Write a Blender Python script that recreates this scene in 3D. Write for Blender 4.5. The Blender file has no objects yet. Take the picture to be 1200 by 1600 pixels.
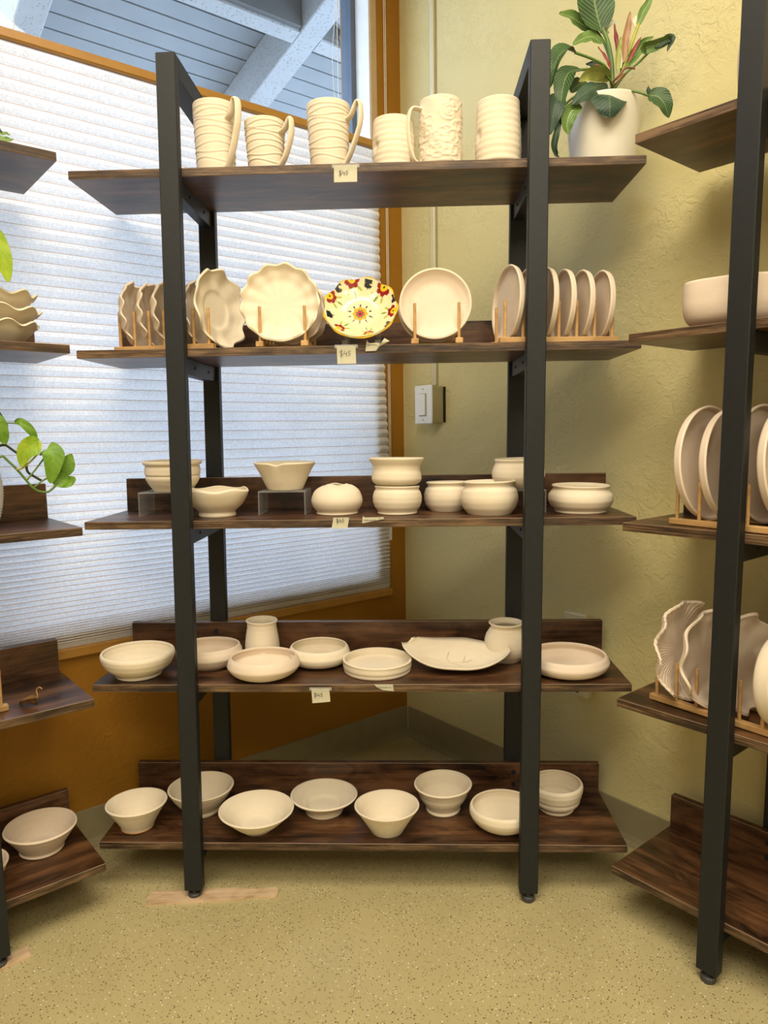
import bpy, bmesh, math, random
from math import sin, cos, pi, radians as RAD, exp
from mathutils import Vector, Matrix, noise
random.seed(7)
S = bpy.context.scene
COL = S.collection

# ------------------------------------------------------------------ camera
pi_, ya_, ro_ = RAD(6.248), RAD(-2.1377), RAD(-0.8154)
fwd = Vector((sin(ya_)*cos(pi_), cos(ya_)*cos(pi_), -sin(pi_)))
r0 = Vector((cos(ya_), -sin(ya_), 0)); u0 = r0.cross(fwd)
rt = cos(ro_)*r0 + sin(ro_)*u0; up = -sin(ro_)*r0 + cos(ro_)*u0
cd = bpy.data.cameras.new('camera'); cam = bpy.data.objects.new('camera', cd); COL.objects.link(cam)
cd.sensor_fit = 'HORIZONTAL'; cd.sensor_width = 36; cd.lens = 36*1132.94/1200
cd.clip_start = .02
cam.matrix_world = Matrix(((rt.x, up.x, -fwd.x, .1242), (rt.y, up.y, -fwd.y, -1.5231), (rt.z, up.z, -fwd.z, 1.0485), (0, 0, 0, 1)))
S.camera = cam

# ------------------------------------------------------------------ world, lamps, exposure
w = bpy.data.worlds.new('sky'); S.world = w; w.use_nodes = True
bg = w.node_tree.nodes['Background']; bg.inputs[0].default_value = (.58, .72, 1, 1); bg.inputs[1].default_value = 5.4
S.view_settings.view_transform = 'Standard'; S.view_settings.look = 'None'
S.view_settings.gamma = 1; S.view_settings.use_curve_mapping = False; S.view_settings.exposure = 0.2
def area(name, loc, target, size, sy, power, color):
    l = bpy.data.lights.new(name, 'AREA'); l.shape = 'RECTANGLE'; l.size = size; l.size_y = sy
    l.energy = power; l.color = color
    o = bpy.data.objects.new(name, l); COL.objects.link(o); o.location = loc
    o.rotation_euler = (Vector(target)-Vector(loc)).to_track_quat('-Z', 'Y').to_euler()
    return o
WARM = (1, .89, .705)
area('ceiling_lamp', (.15, -1.05, 2.74), (.15, -1.05, 0), 1.5, .9, 42, WARM)
area('ceiling_lamp', (-.6, -2.2, 2.74), (-.6, -2.2, 0), 1.5, .9, 40, WARM)
area('ceiling_lamp', (1.0, -3.1, 2.74), (1.0, -3.1, 0), 1.5, .9, 44, WARM)

# ------------------------------------------------------------------ measures of the place
K = Vector((.1099, .9198, 0))                       # foot of the corner
LD = Vector((-.75368, -.65724, 0)); RD = Vector((.64604, -.76330, 0))   # along the left and right wall
NL = Vector((.65724, -.75368, 0)); NR = Vector((-.76330, -.64604, 0))   # into the room
KL = K - NL*.010
def PL(s, off, z): v = KL + LD*s + NL*off; return Vector((v.x, v.y, z))
def PR(s, off, z): v = K + RD*s + NR*off; return Vector((v.x, v.y, z))
ZS = {1: 1.6035, 2: 1.2333, 3: .8622, 4: .4942, 5: .1228}
PX, PW, PD = .378, .0404, .024
TH = .0174; SY0, SY1 = .0242, .2744

# ------------------------------------------------------------------ object helpers
def link(o, parent=None):
    COL.objects.link(o)
    if parent: o.parent = parent
    return o
def obj(name, me, mats, parent=None, smooth=False):
    if isinstance(me, bmesh.types.BMesh):
        bm = me; me = bpy.data.meshes.new(name); bm.normal_update(); bm.to_mesh(me); bm.free()
    if not isinstance(mats, (list, tuple)): mats = [mats]
    if not me.materials:
        for m in mats: me.materials.append(m)
    if smooth: me.shade_smooth()
    return link(bpy.data.objects.new(name, me), parent)
def tag(o, label, cat, group=None, kind=None):
    o['label'] = label; o['category'] = cat
    if group: o['group'] = group
    if kind: o['kind'] = kind
    return o
def thing(name, label, cat, loc=(0, 0, 0), rotz=0, group=None):
    o = bpy.data.objects.new(name, None); link(o); o.empty_display_size = .05
    o.location = loc; o.rotation_euler = (0, 0, rotz)
    return tag(o, label, cat, group)
def struct(name, me, mats, parent=None, smooth=False):
    o = obj(name, me, mats, parent, smooth); o['kind'] = 'structure'; return o
def boxbm(bm, x0, x1, y0, y1, z0, z1, M=None, bev=0, mi=0, bevmi=None):
    vs = [Vector((x, y, z)) for z in (z0, z1) for y in (y0, y1) for x in (x0, x1)]
    if M: vs = [M(v) for v in vs]
    V = [bm.verts.new(v) for v in vs]
    F = [bm.faces.new([V[i] for i in q]) for q in ((0, 2, 3, 1), (4, 5, 7, 6), (0, 1, 5, 4), (2, 6, 7, 3), (0, 4, 6, 2), (1, 3, 7, 5))]
    for f in F: f.material_index = mi
    if bev:
        es = list({e for f in F for e in f.edges})
        old = set(F)
        r = bmesh.ops.bevel(bm, geom=es, offset=bev, segments=1, affect='EDGES', profile=.5)
        if bevmi is not None:
            for f in r['faces']: f.material_index = bevmi
    return bm
def box(x0, x1, y0, y1, z0, z1, M=None, bev=0, bevmi=None):
    return boxbm(bmesh.new(), x0, x1, y0, y1, z0, z1, M, bev, 0, bevmi)
def tube(bm, pts, rad, seg=8, M=None, flat=1.0, cap=True, side=None):
    pts = [Vector(p) for p in pts]; n = len(pts); rings = []
    rad = rad if isinstance(rad, (list, tuple)) else [rad]*n
    ref = side
    for i, p in enumerate(pts):
        t = (pts[min(i+1, n-1)] - pts[max(i-1, 0)]).normalized()
        if side is None:
            if ref is None: ref = Vector((0, 0, 1)) if abs(t.z) < .9 else Vector((1, 0, 0))
            a = (ref - t*ref.dot(t)).normalized(); ref = a
        else: a = (side - t*side.dot(t)).normalized()
        b = t.cross(a)
        rings.append([bm.verts.new(p + a*cos(2*pi*k/seg)*rad[i] + b*sin(2*pi*k/seg)*rad[i]*flat) for k in range(seg)])
    for A, B in zip(rings, rings[1:]):
        for k in range(seg): bm.faces.new((A[k], A[(k+1) % seg], B[(k+1) % seg], B[k]))
    if cap: bm.faces.new(rings[0][::-1]); bm.faces.new(rings[-1])
    return bm
def spline(pts, n=6):
    P = [Vector(p) for p in pts]
    if len(P) < 3: return P
    out = []
    for i in range(len(P)-1):
        p0 = P[max(i-1, 0)]; p1 = P[i]; p2 = P[i+1]; p3 = P[min(i+2, len(P)-1)]
        for k in range(n):
            t = k/n
            out.append(.5*((2*p1)+(p2-p0)*t+(2*p0-5*p1+4*p2-p3)*t*t+(3*p1-p0-3*p2+p3)*t**3))
    return out+[P[-1]]
def revolve(prof, seg=64, mod=None, close=True):
    """prof: (r, z) from the axis at the bottom out, over the rim and back to the axis inside"""
    bm = bmesh.new(); rings = []
    n = len(prof)
    for i, (r, z) in enumerate(prof):
        if r < 1e-5: rings.append([bm.verts.new((0, 0, z))]); continue
        ring = []
        for k in range(seg):
            a = 2*pi*k/seg; x, y, zz = r*cos(a), r*sin(a), z
            if mod: x, y, zz = mod(r, z, a, i/n)
            ring.append(bm.verts.new((x, y, zz)))
        rings.append(ring)
    for A, B in zip(rings, rings[1:]):
        for k in range(seg):
            k2 = (k+1) % seg
            if len(A) == 1 and len(B) == 1: break
            if len(A) == 1: bm.faces.new((A[0], B[k2], B[k]))
            elif len(B) == 1: bm.faces.new((A[k], A[k2], B[0]))
            else: bm.faces.new((A[k], A[k2], B[k2], B[k]))
    return bm
def sm2(pts, n=4):
    return [(v.x, v.y) for v in spline([(a, b, 0) for a, b in pts], n)]
def shell(outer, t=.005, floor=.008, n=5):
    """closed pot profile from an outer profile (first point = edge of the foot)"""
    o = sm2(outer, n)
    inner = []
    for i in range(len(o)):
        a = o[max(i-1, 0)]; b = o[min(i+1, len(o)-1)]
        dx, dz = b[0]-a[0], b[1]-a[1]; L = math.hypot(dx, dz) or 1
        q = (o[i][0]-dz/L*t, o[i][1]+dx/L*t)
        if q[1] > floor*1.35 and q[0] > .004: inner.append(q)
    inner = inner[:-1]
    rim = [(o[-1][0]-.15*t, o[-1][1]+.33*t), (o[-1][0]-.5*t, o[-1][1]+.5*t), (o[-1][0]-.88*t, o[-1][1]+.3*t)]
    rb = inner[0][0]
    flo = [(rb*.93, floor*1.12), (rb*.75, floor), (rb*.4, floor*.97), (0, floor*.96)]
    foot = [(0, .002), (max(o[0][0]-.006, .005), .002), (o[0][0]-.004, 0.0), (o[0][0]-.001, .0)]
    return foot + o + rim + inner[::-1] + flo

# ------------------------------------------------------------------ materials
def mat(name):
    m = bpy.data.materials.new(name); m.use_nodes = True; nt = m.node_tree
    b = nt.nodes['Principled BSDF']; return m, nt, b
def N(nt, t, **kw):
    n = nt.nodes.new(t)
    for k, v in kw.items(): setattr(n, k, v)
    return n
def ramp(nt, stops):
    r = N(nt, 'ShaderNodeValToRGB'); e = r.color_ramp.elements
    e[0].position, e[0].color = stops[0][0], (*stops[0][1], 1)
    e[1].position, e[1].color = stops[-1][0], (*stops[-1][1], 1)
    for p, c in stops[1:-1]:
        x = e.new(p); x.color = (*c, 1)
    return r
def coords(nt, scale=(1, 1, 1), rnd=0, kind='Object'):
    tc = N(nt, 'ShaderNodeTexCoord'); mp = N(nt, 'ShaderNodeMapping'); mp.inputs['Scale'].default_value = scale
    nt.links.new(tc.outputs[kind], mp.inputs['Vector']); return mp.outputs['Vector']
def noisen(nt, vec, scale, detail=4, rough=.55, dist=0):
    n = N(nt, 'ShaderNodeTexNoise'); n.inputs['Scale'].default_value = scale; n.inputs['Detail'].default_value = detail
    n.inputs['Roughness'].default_value = rough; n.inputs['Distortion'].default_value = dist
    nt.links.new(vec, n.inputs['Vector']); return n.outputs['Fac']
def bump(nt, b, h, strength=.3, dist=.002):
    n = N(nt, 'ShaderNodeBump'); n.inputs['Strength'].default_value = strength; n.inputs['Distance'].default_value = dist
    nt.links.new(h, n.inputs['Height']); nt.links.new(n.outputs[0], b.inputs['Normal']); return n
def mth(nt, op, a, b=None):
    n = N(nt, 'ShaderNodeMath', operation=op)
    for i, v in enumerate((a, b)):
        if v is None: continue
        if hasattr(v, 'links'): nt.links.new(v, n.inputs[i])
        else: n.inputs[i].default_value = v
    return n.outputs[0]
def mixc(nt, f, a, b):
    n = N(nt, 'ShaderNodeMix', data_type='RGBA')
    for i, v in ((0, f), (6, a), (7, b)):
        if hasattr(v, 'links'): nt.links.new(v, n.inputs[i])
        else: n.inputs[i].default_value = (*v, 1) if isinstance(v, tuple) else v
    return n.outputs[2]
def simple(name, col, rough=.5, metal=0, spec=.5, var=.12, scale=30):
    m, nt, b = mat(name)
    f = noisen(nt, coords(nt), scale)
    r = ramp(nt, ((.3, tuple(c*(1-var) for c in col)), (.7, tuple(min(1, c*(1+var)) for c in col))))
    nt.links.new(f, r.inputs[0]); nt.links.new(r.outputs[0], b.inputs['Base Color'])
    b.inputs['Roughness'].default_value = rough; b.inputs['Metallic'].default_value = metal
    b.inputs['Specular IOR Level'].default_value = spec
    return m
def wood_mat(name, dark, mid, light, rough=.36, sc=1.0, axis=0, wf=.30):
    m, nt, b = mat(name)
    s1 = [9*sc]*3; s1[axis] = 1.6*sc; s2 = [150*sc]*3; s2[axis] = 5*sc
    v = coords(nt, tuple(s1)); big = noisen(nt, v, 1.2, 6, .62, .9)
    fine = noisen(nt, coords(nt, tuple(s2)), 1, 4, .7, .2)
    blot = noisen(nt, coords(nt, (4, 9, 9)), 2.2, 4, .6, 1.2)
    f = mth(nt, 'ADD', mth(nt, 'MULTIPLY', big, .55), mth(nt, 'MULTIPLY', fine, wf))
    f = mth(nt, 'ADD', f, mth(nt, 'MULTIPLY', blot, .34))
    r = ramp(nt, ((.50+(wf-.3)*.4, dark), (.59+(wf-.3)*.5, mid), (.72+(wf-.3)*.5, light)))
    nt.links.new(f, r.inputs[0]); nt.links.new(r.outputs[0], b.inputs['Base Color'])
    rr = mth(nt, 'ADD', mth(nt, 'MULTIPLY', fine, .2), rough-.1); nt.links.new(rr, b.inputs['Roughness'])
    bump(nt, b, fine, .25, .0006)
    return m
M_WOOD = wood_mat('dark_rustic_wood', (.012, .005, .0025), (.066, .028, .012), (.165, .076, .032))
M_EDGE = wood_mat('shelf_edge_wood', (.014, .007, .004), (.070, .038, .018), (.19, .115, .055), .5, 1.7, 0, .62)
M_ARRIS = simple('worn_arris', (.20, .13, .075), .5)
M_METAL = simple('black_powder_coat', (.009, .011, .0125), .5, 0, .4, .2, 90)
M_FOOT = simple('dull_black_plastic', (.06, .06, .06), .4, .3)
M_BAMBOO = wood_mat('bamboo', (.36, .20, .07), (.52, .31, .12), (.62, .40, .17), .45)
M_STICK = wood_mat('bleached_stick', (.40, .27, .15), (.60, .43, .27), (.70, .53, .36), .6)
def clay_mat(name, col, col2):
    m, nt, b = mat(name)
    v = coords(nt, (14, 14, 90)); n1 = noisen(nt, v, 1.0, 4, .6); n2 = noisen(nt, coords(nt), 260, 3, .6)
    n3 = noisen(nt, coords(nt), 18, 3)
    r = ramp(nt, ((.3, col2), (.68, col))); nt.links.new(mth(nt, 'ADD', mth(nt, 'MULTIPLY', n1, .5), mth(nt, 'MULTIPLY', n3, .5)), r.inputs[0])
    nt.links.new(r.outputs[0], b.inputs['Base Color'])
    b.inputs['Roughness'].default_value = .78; b.inputs['Specular IOR Level'].default_value = .25
    bump(nt, b, mth(nt, 'ADD', n1, mth(nt, 'MULTIPLY', n2, .35)), .22, .0012)
    return m
M_CLAY = clay_mat('bisque_clay', (.79, .70, .545), (.72, .625, .475))
M_CLAY2 = clay_mat('pink_bisque_clay', (.77, .65, .52), (.69, .57, .445))
M_RED = simple('bare_foot_clay', (.5, .27, .12), .8)
def wall_mat(name, col, col2, disp=1.0):
    m, nt, b = mat(name)
    v = coords(nt)
    wv = N(nt, 'ShaderNodeTexVoronoi', feature='SMOOTH_F1'); wv.inputs['Scale'].default_value = 46; wv.inputs['Smoothness'].default_value = .15
    nz = N(nt, 'ShaderNodeTexNoise'); nz.inputs['Scale'].default_value = 26; nz.inputs['Detail'].default_value = 4
    nt.links.new(v, nz.inputs['Vector'])
    add = N(nt, 'ShaderNodeVectorMath', operation='ADD'); sc = N(nt, 'ShaderNodeVectorMath', operation='SCALE'); sc.inputs['Scale'].default_value = .09
    nt.links.new(nz.outputs['Color'], sc.inputs[0]); nt.links.new(v, add.inputs[0]); nt.links.new(sc.outputs[0], add.inputs[1])
    nt.links.new(add.outputs[0], wv.inputs['Vector'])
    isl = ramp(nt, ((.42, (0, 0, 0)), (.56, (1, 1, 1)))); nt.links.new(noisen(nt, add.outputs[0], 34, 4, .55, .8), isl.inputs[0])
    patch = ramp(nt, ((.38, (.2, .2, .2)), (.56, (1, 1, 1)))); nt.links.new(noisen(nt, v, 4.5, 2), patch.inputs[0])
    h = mth(nt, 'ADD', mth(nt, 'MULTIPLY', isl.outputs[0], .8), mth(nt, 'MULTIPLY', wv.outputs['Distance'], .6))
    h = mth(nt, 'MULTIPLY', h, patch.outputs[0])
    h = mth(nt, 'ADD', h, mth(nt, 'MULTIPLY', noisen(nt, v, 90, 4, .6), .22))
    bump(nt, b, h, .55*disp, .0028)
    r = ramp(nt, ((.35, col2), (.65, col))); nt.links.new(noisen(nt, v, 2.2, 5), r.inputs[0])
    nt.links.new(r.outputs[0], b.inputs['Base Color']); b.inputs['Roughness'].default_value = .62
    b.inputs['Specular IOR Level'].default_value = .35
    return m
M_YELLOW = wall_mat('pale_yellow_plaster', (.665, .588, .30), (.62, .545, .262))
M_OCHRE = wall_mat('ochre_plaster', (.34, .155, .010), (.29, .125, .006), .7)
M_WHITE_WALL = wall_mat('off_white_plaster', (.66, .62, .50), (.64, .60, .48))
M_CEIL = simple('white_ceiling', (.75, .73, .66), .8)
M_BASE = simple('olive_vinyl_base', (.27, .228, .128), .45, 0, .5, .05)
M_IVORY = simple('ivory_plastic', (.62, .57, .37), .4, 0, .5, .03)
M_WPLAST = simple('white_plastic', (.78, .79, .78), .35, 0, .5, .02)
M_BEIGE = simple('painted_metal_box', (.34, .30, .16), .5, 0, .5, .04)
M_DARKGAP = simple('dark_gap', (.015, .015, .012), .8)
M_TAN = simple('tan_trim_paint', (.46, .32, .17), .5, 0, .5, .05)
M_RAIL = simple('honey_shade_rail', (.40, .20, .035), .4, 0, .5, .08)
M_SASH = simple('slate_window_frame', (.085, .115, .16), .45, 0, .5, .05)
M_JAMB = simple('white_window_jamb', (.74, .78, .82), .5, 0, .5, .04)
M_CORD = simple('cream_cord', (.8, .77, .66), .7)
M_PAPER = simple('cream_paper', (.82, .79, .62), .8, 0, .3, .03)
M_INK = simple('black_ink', (.02, .02, .025), .6)
M_TAPE, nt, b = mat('clear_tape'); b.inputs['Base Color'].default_value = (.75, .75, .72, 1); b.inputs['Alpha'].default_value = .28; b.inputs['Roughness'].default_value = .2
# floor: resin with scattered chips
M_FLOOR, nt, b = mat('speckled_tan_floor')
v = coords(nt)
base = ramp(nt, ((.3, (.43, .365, .185)), (.7, (.49, .42, .215)))); nt.links.new(noisen(nt, v, 5, 5), base.inputs[0])
def chips(scale, rad, lo):
    vo = N(nt, 'ShaderNodeTexVoronoi'); vo.inputs['Scale'].default_value = scale; nt.links.new(v, vo.inputs['Vector'])
    sep = N(nt, 'ShaderNodeSeparateColor'); nt.links.new(vo.outputs['Color'], sep.inputs[0])
    rr = mth(nt, 'MULTIPLY', sep.outputs[2], rad)
    inside = mth(nt, 'LESS_THAN', vo.outputs['Distance'], rr)
    return mth(nt, 'MULTIPLY', inside, mth(nt, 'GREATER_THAN', sep.outputs[0], lo))
c = mixc(nt, chips(215, .32, .42), base.outputs[0], (.10, .075, .035))
c = mixc(nt, chips(180, .25, .62), c, (.78, .74, .60))
c = mixc(nt, chips(260, .30, .5), c, (.24, .19, .09))
nt.links.new(c, b.inputs['Base Color']); b.inputs['Roughness'].default_value = .34
bump(nt, b, noisen(nt, v, 40, 3), .08, .001)
# window glass: lets light pass, mirrors a little
M_GLASS = bpy.data.materials.new('window_glass'); M_GLASS.use_nodes = True; nt = M_GLASS.node_tree; nt.nodes.clear()
o_ = N(nt, 'ShaderNodeOutputMaterial'); mx = N(nt, 'ShaderNodeMixShader'); tr = N(nt, 'ShaderNodeBsdfTransparent'); gl = N(nt, 'ShaderNodeBsdfGlossy')
tr.inputs[0].default_value = (.94, .97, .97, 1); gl.inputs['Roughness'].default_value = .02
lw = N(nt, 'ShaderNodeLayerWeight'); lw.inputs[0].default_value = .5
nt.links.new(mth(nt, 'ADD', mth(nt, 'MULTIPLY', mth(nt, 'POWER', lw.outputs['Facing'], 5), .7), .03), mx.inputs[0]); nt.links.new(tr.outputs[0], mx.inputs[1]); nt.links.new(gl.outputs[0], mx.inputs[2]); nt.links.new(mx.outputs[0], o_.inputs[0])
M_ACRYLIC = M_GLASS.copy(); M_ACRYLIC.name = 'clear_acrylic'
n_ = [n for n in M_ACRYLIC.node_tree.nodes if n.type == 'BSDF_TRANSPARENT'][0]; n_.inputs[0].default_value = (.95, .96, .97, 1)
nt = M_ACRYLIC.node_tree; ou = [n for n in nt.nodes if n.type == 'OUTPUT_MATERIAL'][0]; pv = ou.inputs[0].links[0].from_socket
mx2 = N(nt, 'ShaderNodeMixShader'); mx2.inputs[0].default_value = .13; df = N(nt, 'ShaderNodeBsdfDiffuse'); df.inputs[0].default_value = (.85, .87, .88, 1)
nt.links.new(pv, mx2.inputs[1]); nt.links.new(df.outputs[0], mx2.inputs[2]); nt.links.new(mx2.outputs[0], ou.inputs[0])
# pleated shade cloth, lit through from behind
def cloth(name, col, trans):
    m = bpy.data.materials.new(name); m.use_nodes = True; nt = m.node_tree; nt.nodes.clear()
    o_ = N(nt, 'ShaderNodeOutputMaterial'); mx = N(nt, 'ShaderNodeMixShader'); mx.inputs[0].default_value = trans
    d = N(nt, 'ShaderNodeBsdfDiffuse'); t = N(nt, 'ShaderNodeBsdfTranslucent')
    f = noisen(nt, coords(nt, (1, 1, 1)), 170, 3, .75); g = noisen(nt, coords(nt), 9, 3, .5)
    r = ramp(nt, ((.30, tuple(x*.72 for x in col)), (.72, col)))
    nt.links.new(mth(nt, 'ADD', mth(nt, 'MULTIPLY', f, .8), mth(nt, 'MULTIPLY', g, .2)), r.inputs[0])
    for n in (d, t): nt.links.new(r.outputs[0], n.inputs[0])
    nt.links.new(d.outputs[0], mx.inputs[1]); nt.links.new(t.outputs[0], mx.inputs[2]); nt.links.new(mx.outputs[0], o_.inputs[0])
    return m
M_CLOTH = cloth('shade_cloth', (.88, .855, .83), .27)
M_SEAM = cloth('shade_seam', (.56, .34, .18), .2)
def porch_mat(name, col, speck):
    m, nt, b = mat(name)
    v = coords(nt); r = ramp(nt, ((.3, tuple(c*.88 for c in col)), (.7, col))); nt.links.new(noisen(nt, v, 9, 5), r.inputs[0])
    c = r.outputs[0]
    if speck:
        vo = N(nt, 'ShaderNodeTexVoronoi'); vo.inputs['Scale'].default_value = 75; nt.links.new(v, vo.inputs['Vector'])
        sp = mth(nt, 'LESS_THAN', vo.outputs['Distance'], .24)
        c = mixc(nt, mth(nt, 'MULTIPLY', sp, .6), c, tuple(x*.3 for x in col))
        bump(nt, b, noisen(nt, v, 60, 5), .5, .004)
    nt.links.new(c, b.inputs['Base Color']); b.inputs['Roughness'].default_value = .6
    return m
M_PBOARD = porch_mat('porch_board_paint', (.200, .218, .228), False)
M_PBEAM = porch_mat('porch_beam_paint', (.29, .30, .30), True)
M_PSHADOW = porch_mat('beam_shadow_grey', (.085, .085, .082), False)  # dark grey that paints the shadow on the cross beam's near face
M_GROUND = simple('pale_paving', (.62, .60, .56), .8)

# ------------------------------------------------------------------ the room
ROOM = 4.6; HC = 2.78
def quadbox(P, s0, s1, o0, o1, z0, z1, bm=None, bev=0):
    bm = bm or bmesh.new()
    return boxbm(bm, s0, s1, o0, o1, z0, z1, (lambda v: P(v.x, v.y, v.z)), bev)
bm = bmesh.new()
W0, W1, WZ0, WZ1 = .122, 1.30, .565, 2.5
for a in ((-.15, W0, -.15, 0, -.02, HC), (W1, ROOM, -.15, 0, -.02, HC), (W0, W1, -.15, 0, -.02, WZ0), (W0, W1, -.15, 0, WZ1, HC)): quadbox(PL, *a, bm=bm)
struct('wall_left', bm, M_OCHRE)
struct('wall_right', quadbox(PR, -.012, ROOM, -.15, 0, -.02, HC), M_YELLOW)
struct('wall_back', quadbox(PL, 0, ROOM, ROOM, ROOM+.1, 0, HC), M_WHITE_WALL)
struct('wall_front', quadbox(PR, 0, ROOM, ROOM, ROOM+.1, 0, HC), M_WHITE_WALL)
def room_slab(z0, z1):
    return boxbm(bmesh.new(), -.15, ROOM+.1, -.15, ROOM+.1, z0, z1, lambda v: KL+LD*v.x+RD*v.y+Vector((0, 0, v.z)))
struct('floor', room_slab(-.06, 0), M_FLOOR)
struct('ceiling', room_slab(HC, HC+.06), M_CEIL)
def coved(P, name):
    prof = [(.0005, .1), (.004, .0985), (.0045, .02), (.008, .008), (.020, .0015), (.022, .0005), (.0005, .0005)]
    bm = bmesh.new(); A = [bm.verts.new(P(.002, o, z)) for o, z in prof]; B = [bm.verts.new(P(ROOM, o, z)) for o, z in prof]
    n = len(prof)
    for i in range(n): bm.faces.new((A[i], A[(i+1) % n], B[(i+1) % n], B[i]))
    bm.faces.new(A[::-1]); bm.faces.new(B); bmesh.ops.recalc_face_normals(bm, faces=bm.faces)
    struct(name, bm, M_BASE)
coved(PL, 'baseboard_left'); coved(PR, 'baseboard_right')

# ------------------------------------------------------------------ window
win = bpy.data.objects.new('window_1', None); link(win); win.location = PL(.7, 0, .565); win['kind'] = 'structure'
inv = Matrix.Translation(-win.location)
def wp(name, bm, m):
    bmesh.ops.transform(bm, matrix=inv, verts=bm.verts); o = obj(name, bm, m, win); return o
def ring(P, s0, s1, z0, z1, wd, o0, o1):
    bm = bmesh.new()
    for a in ((s0, s0+wd, o0, o1, z0, z1), (s1-wd, s1, o0, o1, z0, z1), (s0+wd, s1-wd, o0, o1, z0, z0+wd), (s0+wd, s1-wd, o0, o1, z1-wd, z1)): quadbox(P, *a, bm=bm)
    return bm
wp('jamb', ring(PL, W0, W1, WZ0, WZ1, .004, -.065, .001), M_JAMB)
wp('window_frame', ring(PL, W0, W1, WZ0, WZ1, .022, -.115, -.066), M_SASH)
wp('pane', quadbox(PL, W0+.02, W1-.02, -.094, -.090, WZ0+.02, WZ1-.02), M_GLASS)
wp('trim_bead', ring(PL, W0-.022, W1+.022, WZ0-.022, WZ1+.022, .022, .0, .006), M_TAN)

# ------------------------------------------------------------------ pleated shade
sh = thing('cellular_shade', 'white pleated cellular window shade lowered from the top, with honey coloured rails', 'window shade', PL(.69, .02, .53))
invs = Matrix.Translation(-sh.location)
def shp(name, bm, m, smooth=False):
    bmesh.ops.transform(bm, matrix=invs, verts=bm.verts); return obj(name, bm, m, sh, smooth)
SS1 = 1.262
def SA(z): return .078+.026*max(0, min(1, (z-1.0)/.6))
bm = bmesh.new(); rows = []; z = 1.926
while z > .548:
    pitch = .0262 if z > 1.0 else (.0262-.0132*(1.0-z)/.30 if z > .70 else (.013 if z > .605 else .0065))
    rows.append((z, .008, 1)); rows.append((z-.0013, .0083, 0))
    for q in (.2, .5, .8): rows.append((z-pitch*q, .008+(.007 if pitch > .01 else .006)*(1-abs(2*q-1)**1.5), 0))
    z -= pitch
rows.append((.531, .008, 0))
front = [[bm.verts.new(PL(s, o, zz)) for s in (SA(zz), (.08+SS1)/2, SS1)] for zz, o, _ in rows]
for i in range(len(rows)-1):
    for k in range(2):
        f = bm.faces.new((front[i][k], front[i][k+1], front[i+1][k+1], front[i+1][k])); f.material_index = rows[i][2]
fab = shp('pleated_fabric', bm, [M_CLOTH, M_SEAM])
shp('top_rail', quadbox(PL, .103, SS1+.001, .001, .022, 1.926, 1.949, bev=.003), M_RAIL)
shp('bottom_rail', quadbox(PL, .074, SS1+.001, .001, .022, .506, .531, bev=.003), M_RAIL)
shp('head_rail', quadbox(PL, .103, SS1+.001, .001, .022, 2.46, 2.50, bev=.003), M_RAIL)
for s_ in (.252, 1.14): shp('lift_cord', tube(bmesh.new(), [PL(s_, .012, 2.46), PL(s_, .012, 1.949)], .0009, 6), M_CORD)
shp('lift_cord', tube(bmesh.new(), spline([PL(.254, .0125, 2.30), PL(.272, .0125, 2.14), PL(.258, .0125, 1.955)]), .0008, 6), M_CORD)
shp('pull_cord', tube(bmesh.new(), [PL(.068, .012, 2.46), PL(.068, .012, .72)]+spline([PL(.068, .012, .72), PL(.069, .012, .712), PL(.073, .012, .712), PL(.074, .012, .72)])+[PL(.074, .012, 2.46)], .0011, 6), M_CORD)
cl = tag(obj('cord_cleat', quadbox(PL, .064, .078, .0005, .011, .69, .735, bev=.003), M_WPLAST), 'small white cord cleat on the ochre wall beside the shade', 'cleat')

# ------------------------------------------------------------------ porch roof outside
sl = math.tan(RAD(14.5))
def RF(s, o, dz): return PL(s, -o, 3.0-o*sl+dz)
pr = thing('porch_roof', 'pale blue painted porch roof of boards and rafters outside the window', 'roof', PL(.2, -.8, 2.8))
invp = Matrix.Translation(-pr.location)
def rp(name, s0, s1, o0, o1, d0, d1, m, bev=0):
    bm = boxbm(bmesh.new(), s0, s1, o0, o1, d0, d1, lambda v: RF(v.x, v.y, v.z), bev)
    bmesh.ops.transform(bm, matrix=invp, verts=bm.verts); return obj(name, bm, m, pr)
o = .165
rp('roof_deck', -3.5, .86, .16, 1.55, .021, .03, M_DARKGAP)
while o < 1.5:
    rp('board', -3.5, .86, o+.004, o+.0795, 0, .02, M_PBOARD); o += .0835
rp('rafter', -.2, -.1, .16, 1.52, -.18, -.001, M_PBEAM, .004)
rp('rafter', .765, .865, .16, 1.52, -.18, -.001, M_PBEAM, .004)
rp('rafter', -1.25, -1.15, .16, 1.52, -.18, -.001, M_PBEAM, .004)
for s0, s1 in ((-3.5, -1.251), (-1.149, -.201), (-.099, .764)): rp('cross_beam', s0, s1, .725, .785, -.178, -.001, M_PBEAM); rp('beam_face_shadow', s0+.001, s1-.001, .705, .7245, -.168, -.002, M_PSHADOW)  # dark boards added on the beam's room side, its shadow put into their colour
bm = bmesh.new()   # scrolled bracket under the beam
oc = [(-.035, .05), (.035, .05), (.035, .01), (.018, 0), (.022, -.02), (.008, -.045), (-.012, -.05), (-.016, -.03), (-.004, -.018), (-.02, -.004), (-.035, .012)]
F_ = [bm.verts.new(PL(-.305+a*1.5, -.68, 2.69+b_*1.5)) for a, b_ in oc]; B_ = [bm.verts.new(PL(-.305+a*1.5, -.70, 2.69+b_*1.5)) for a, b_ in oc]
bm.faces.new(F_); bm.faces.new(B_[::-1])
for i in range(len(oc)): j = (i+1) % len(oc); bm.faces.new((F_[i], B_[i], B_[j], F_[j]))
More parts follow.
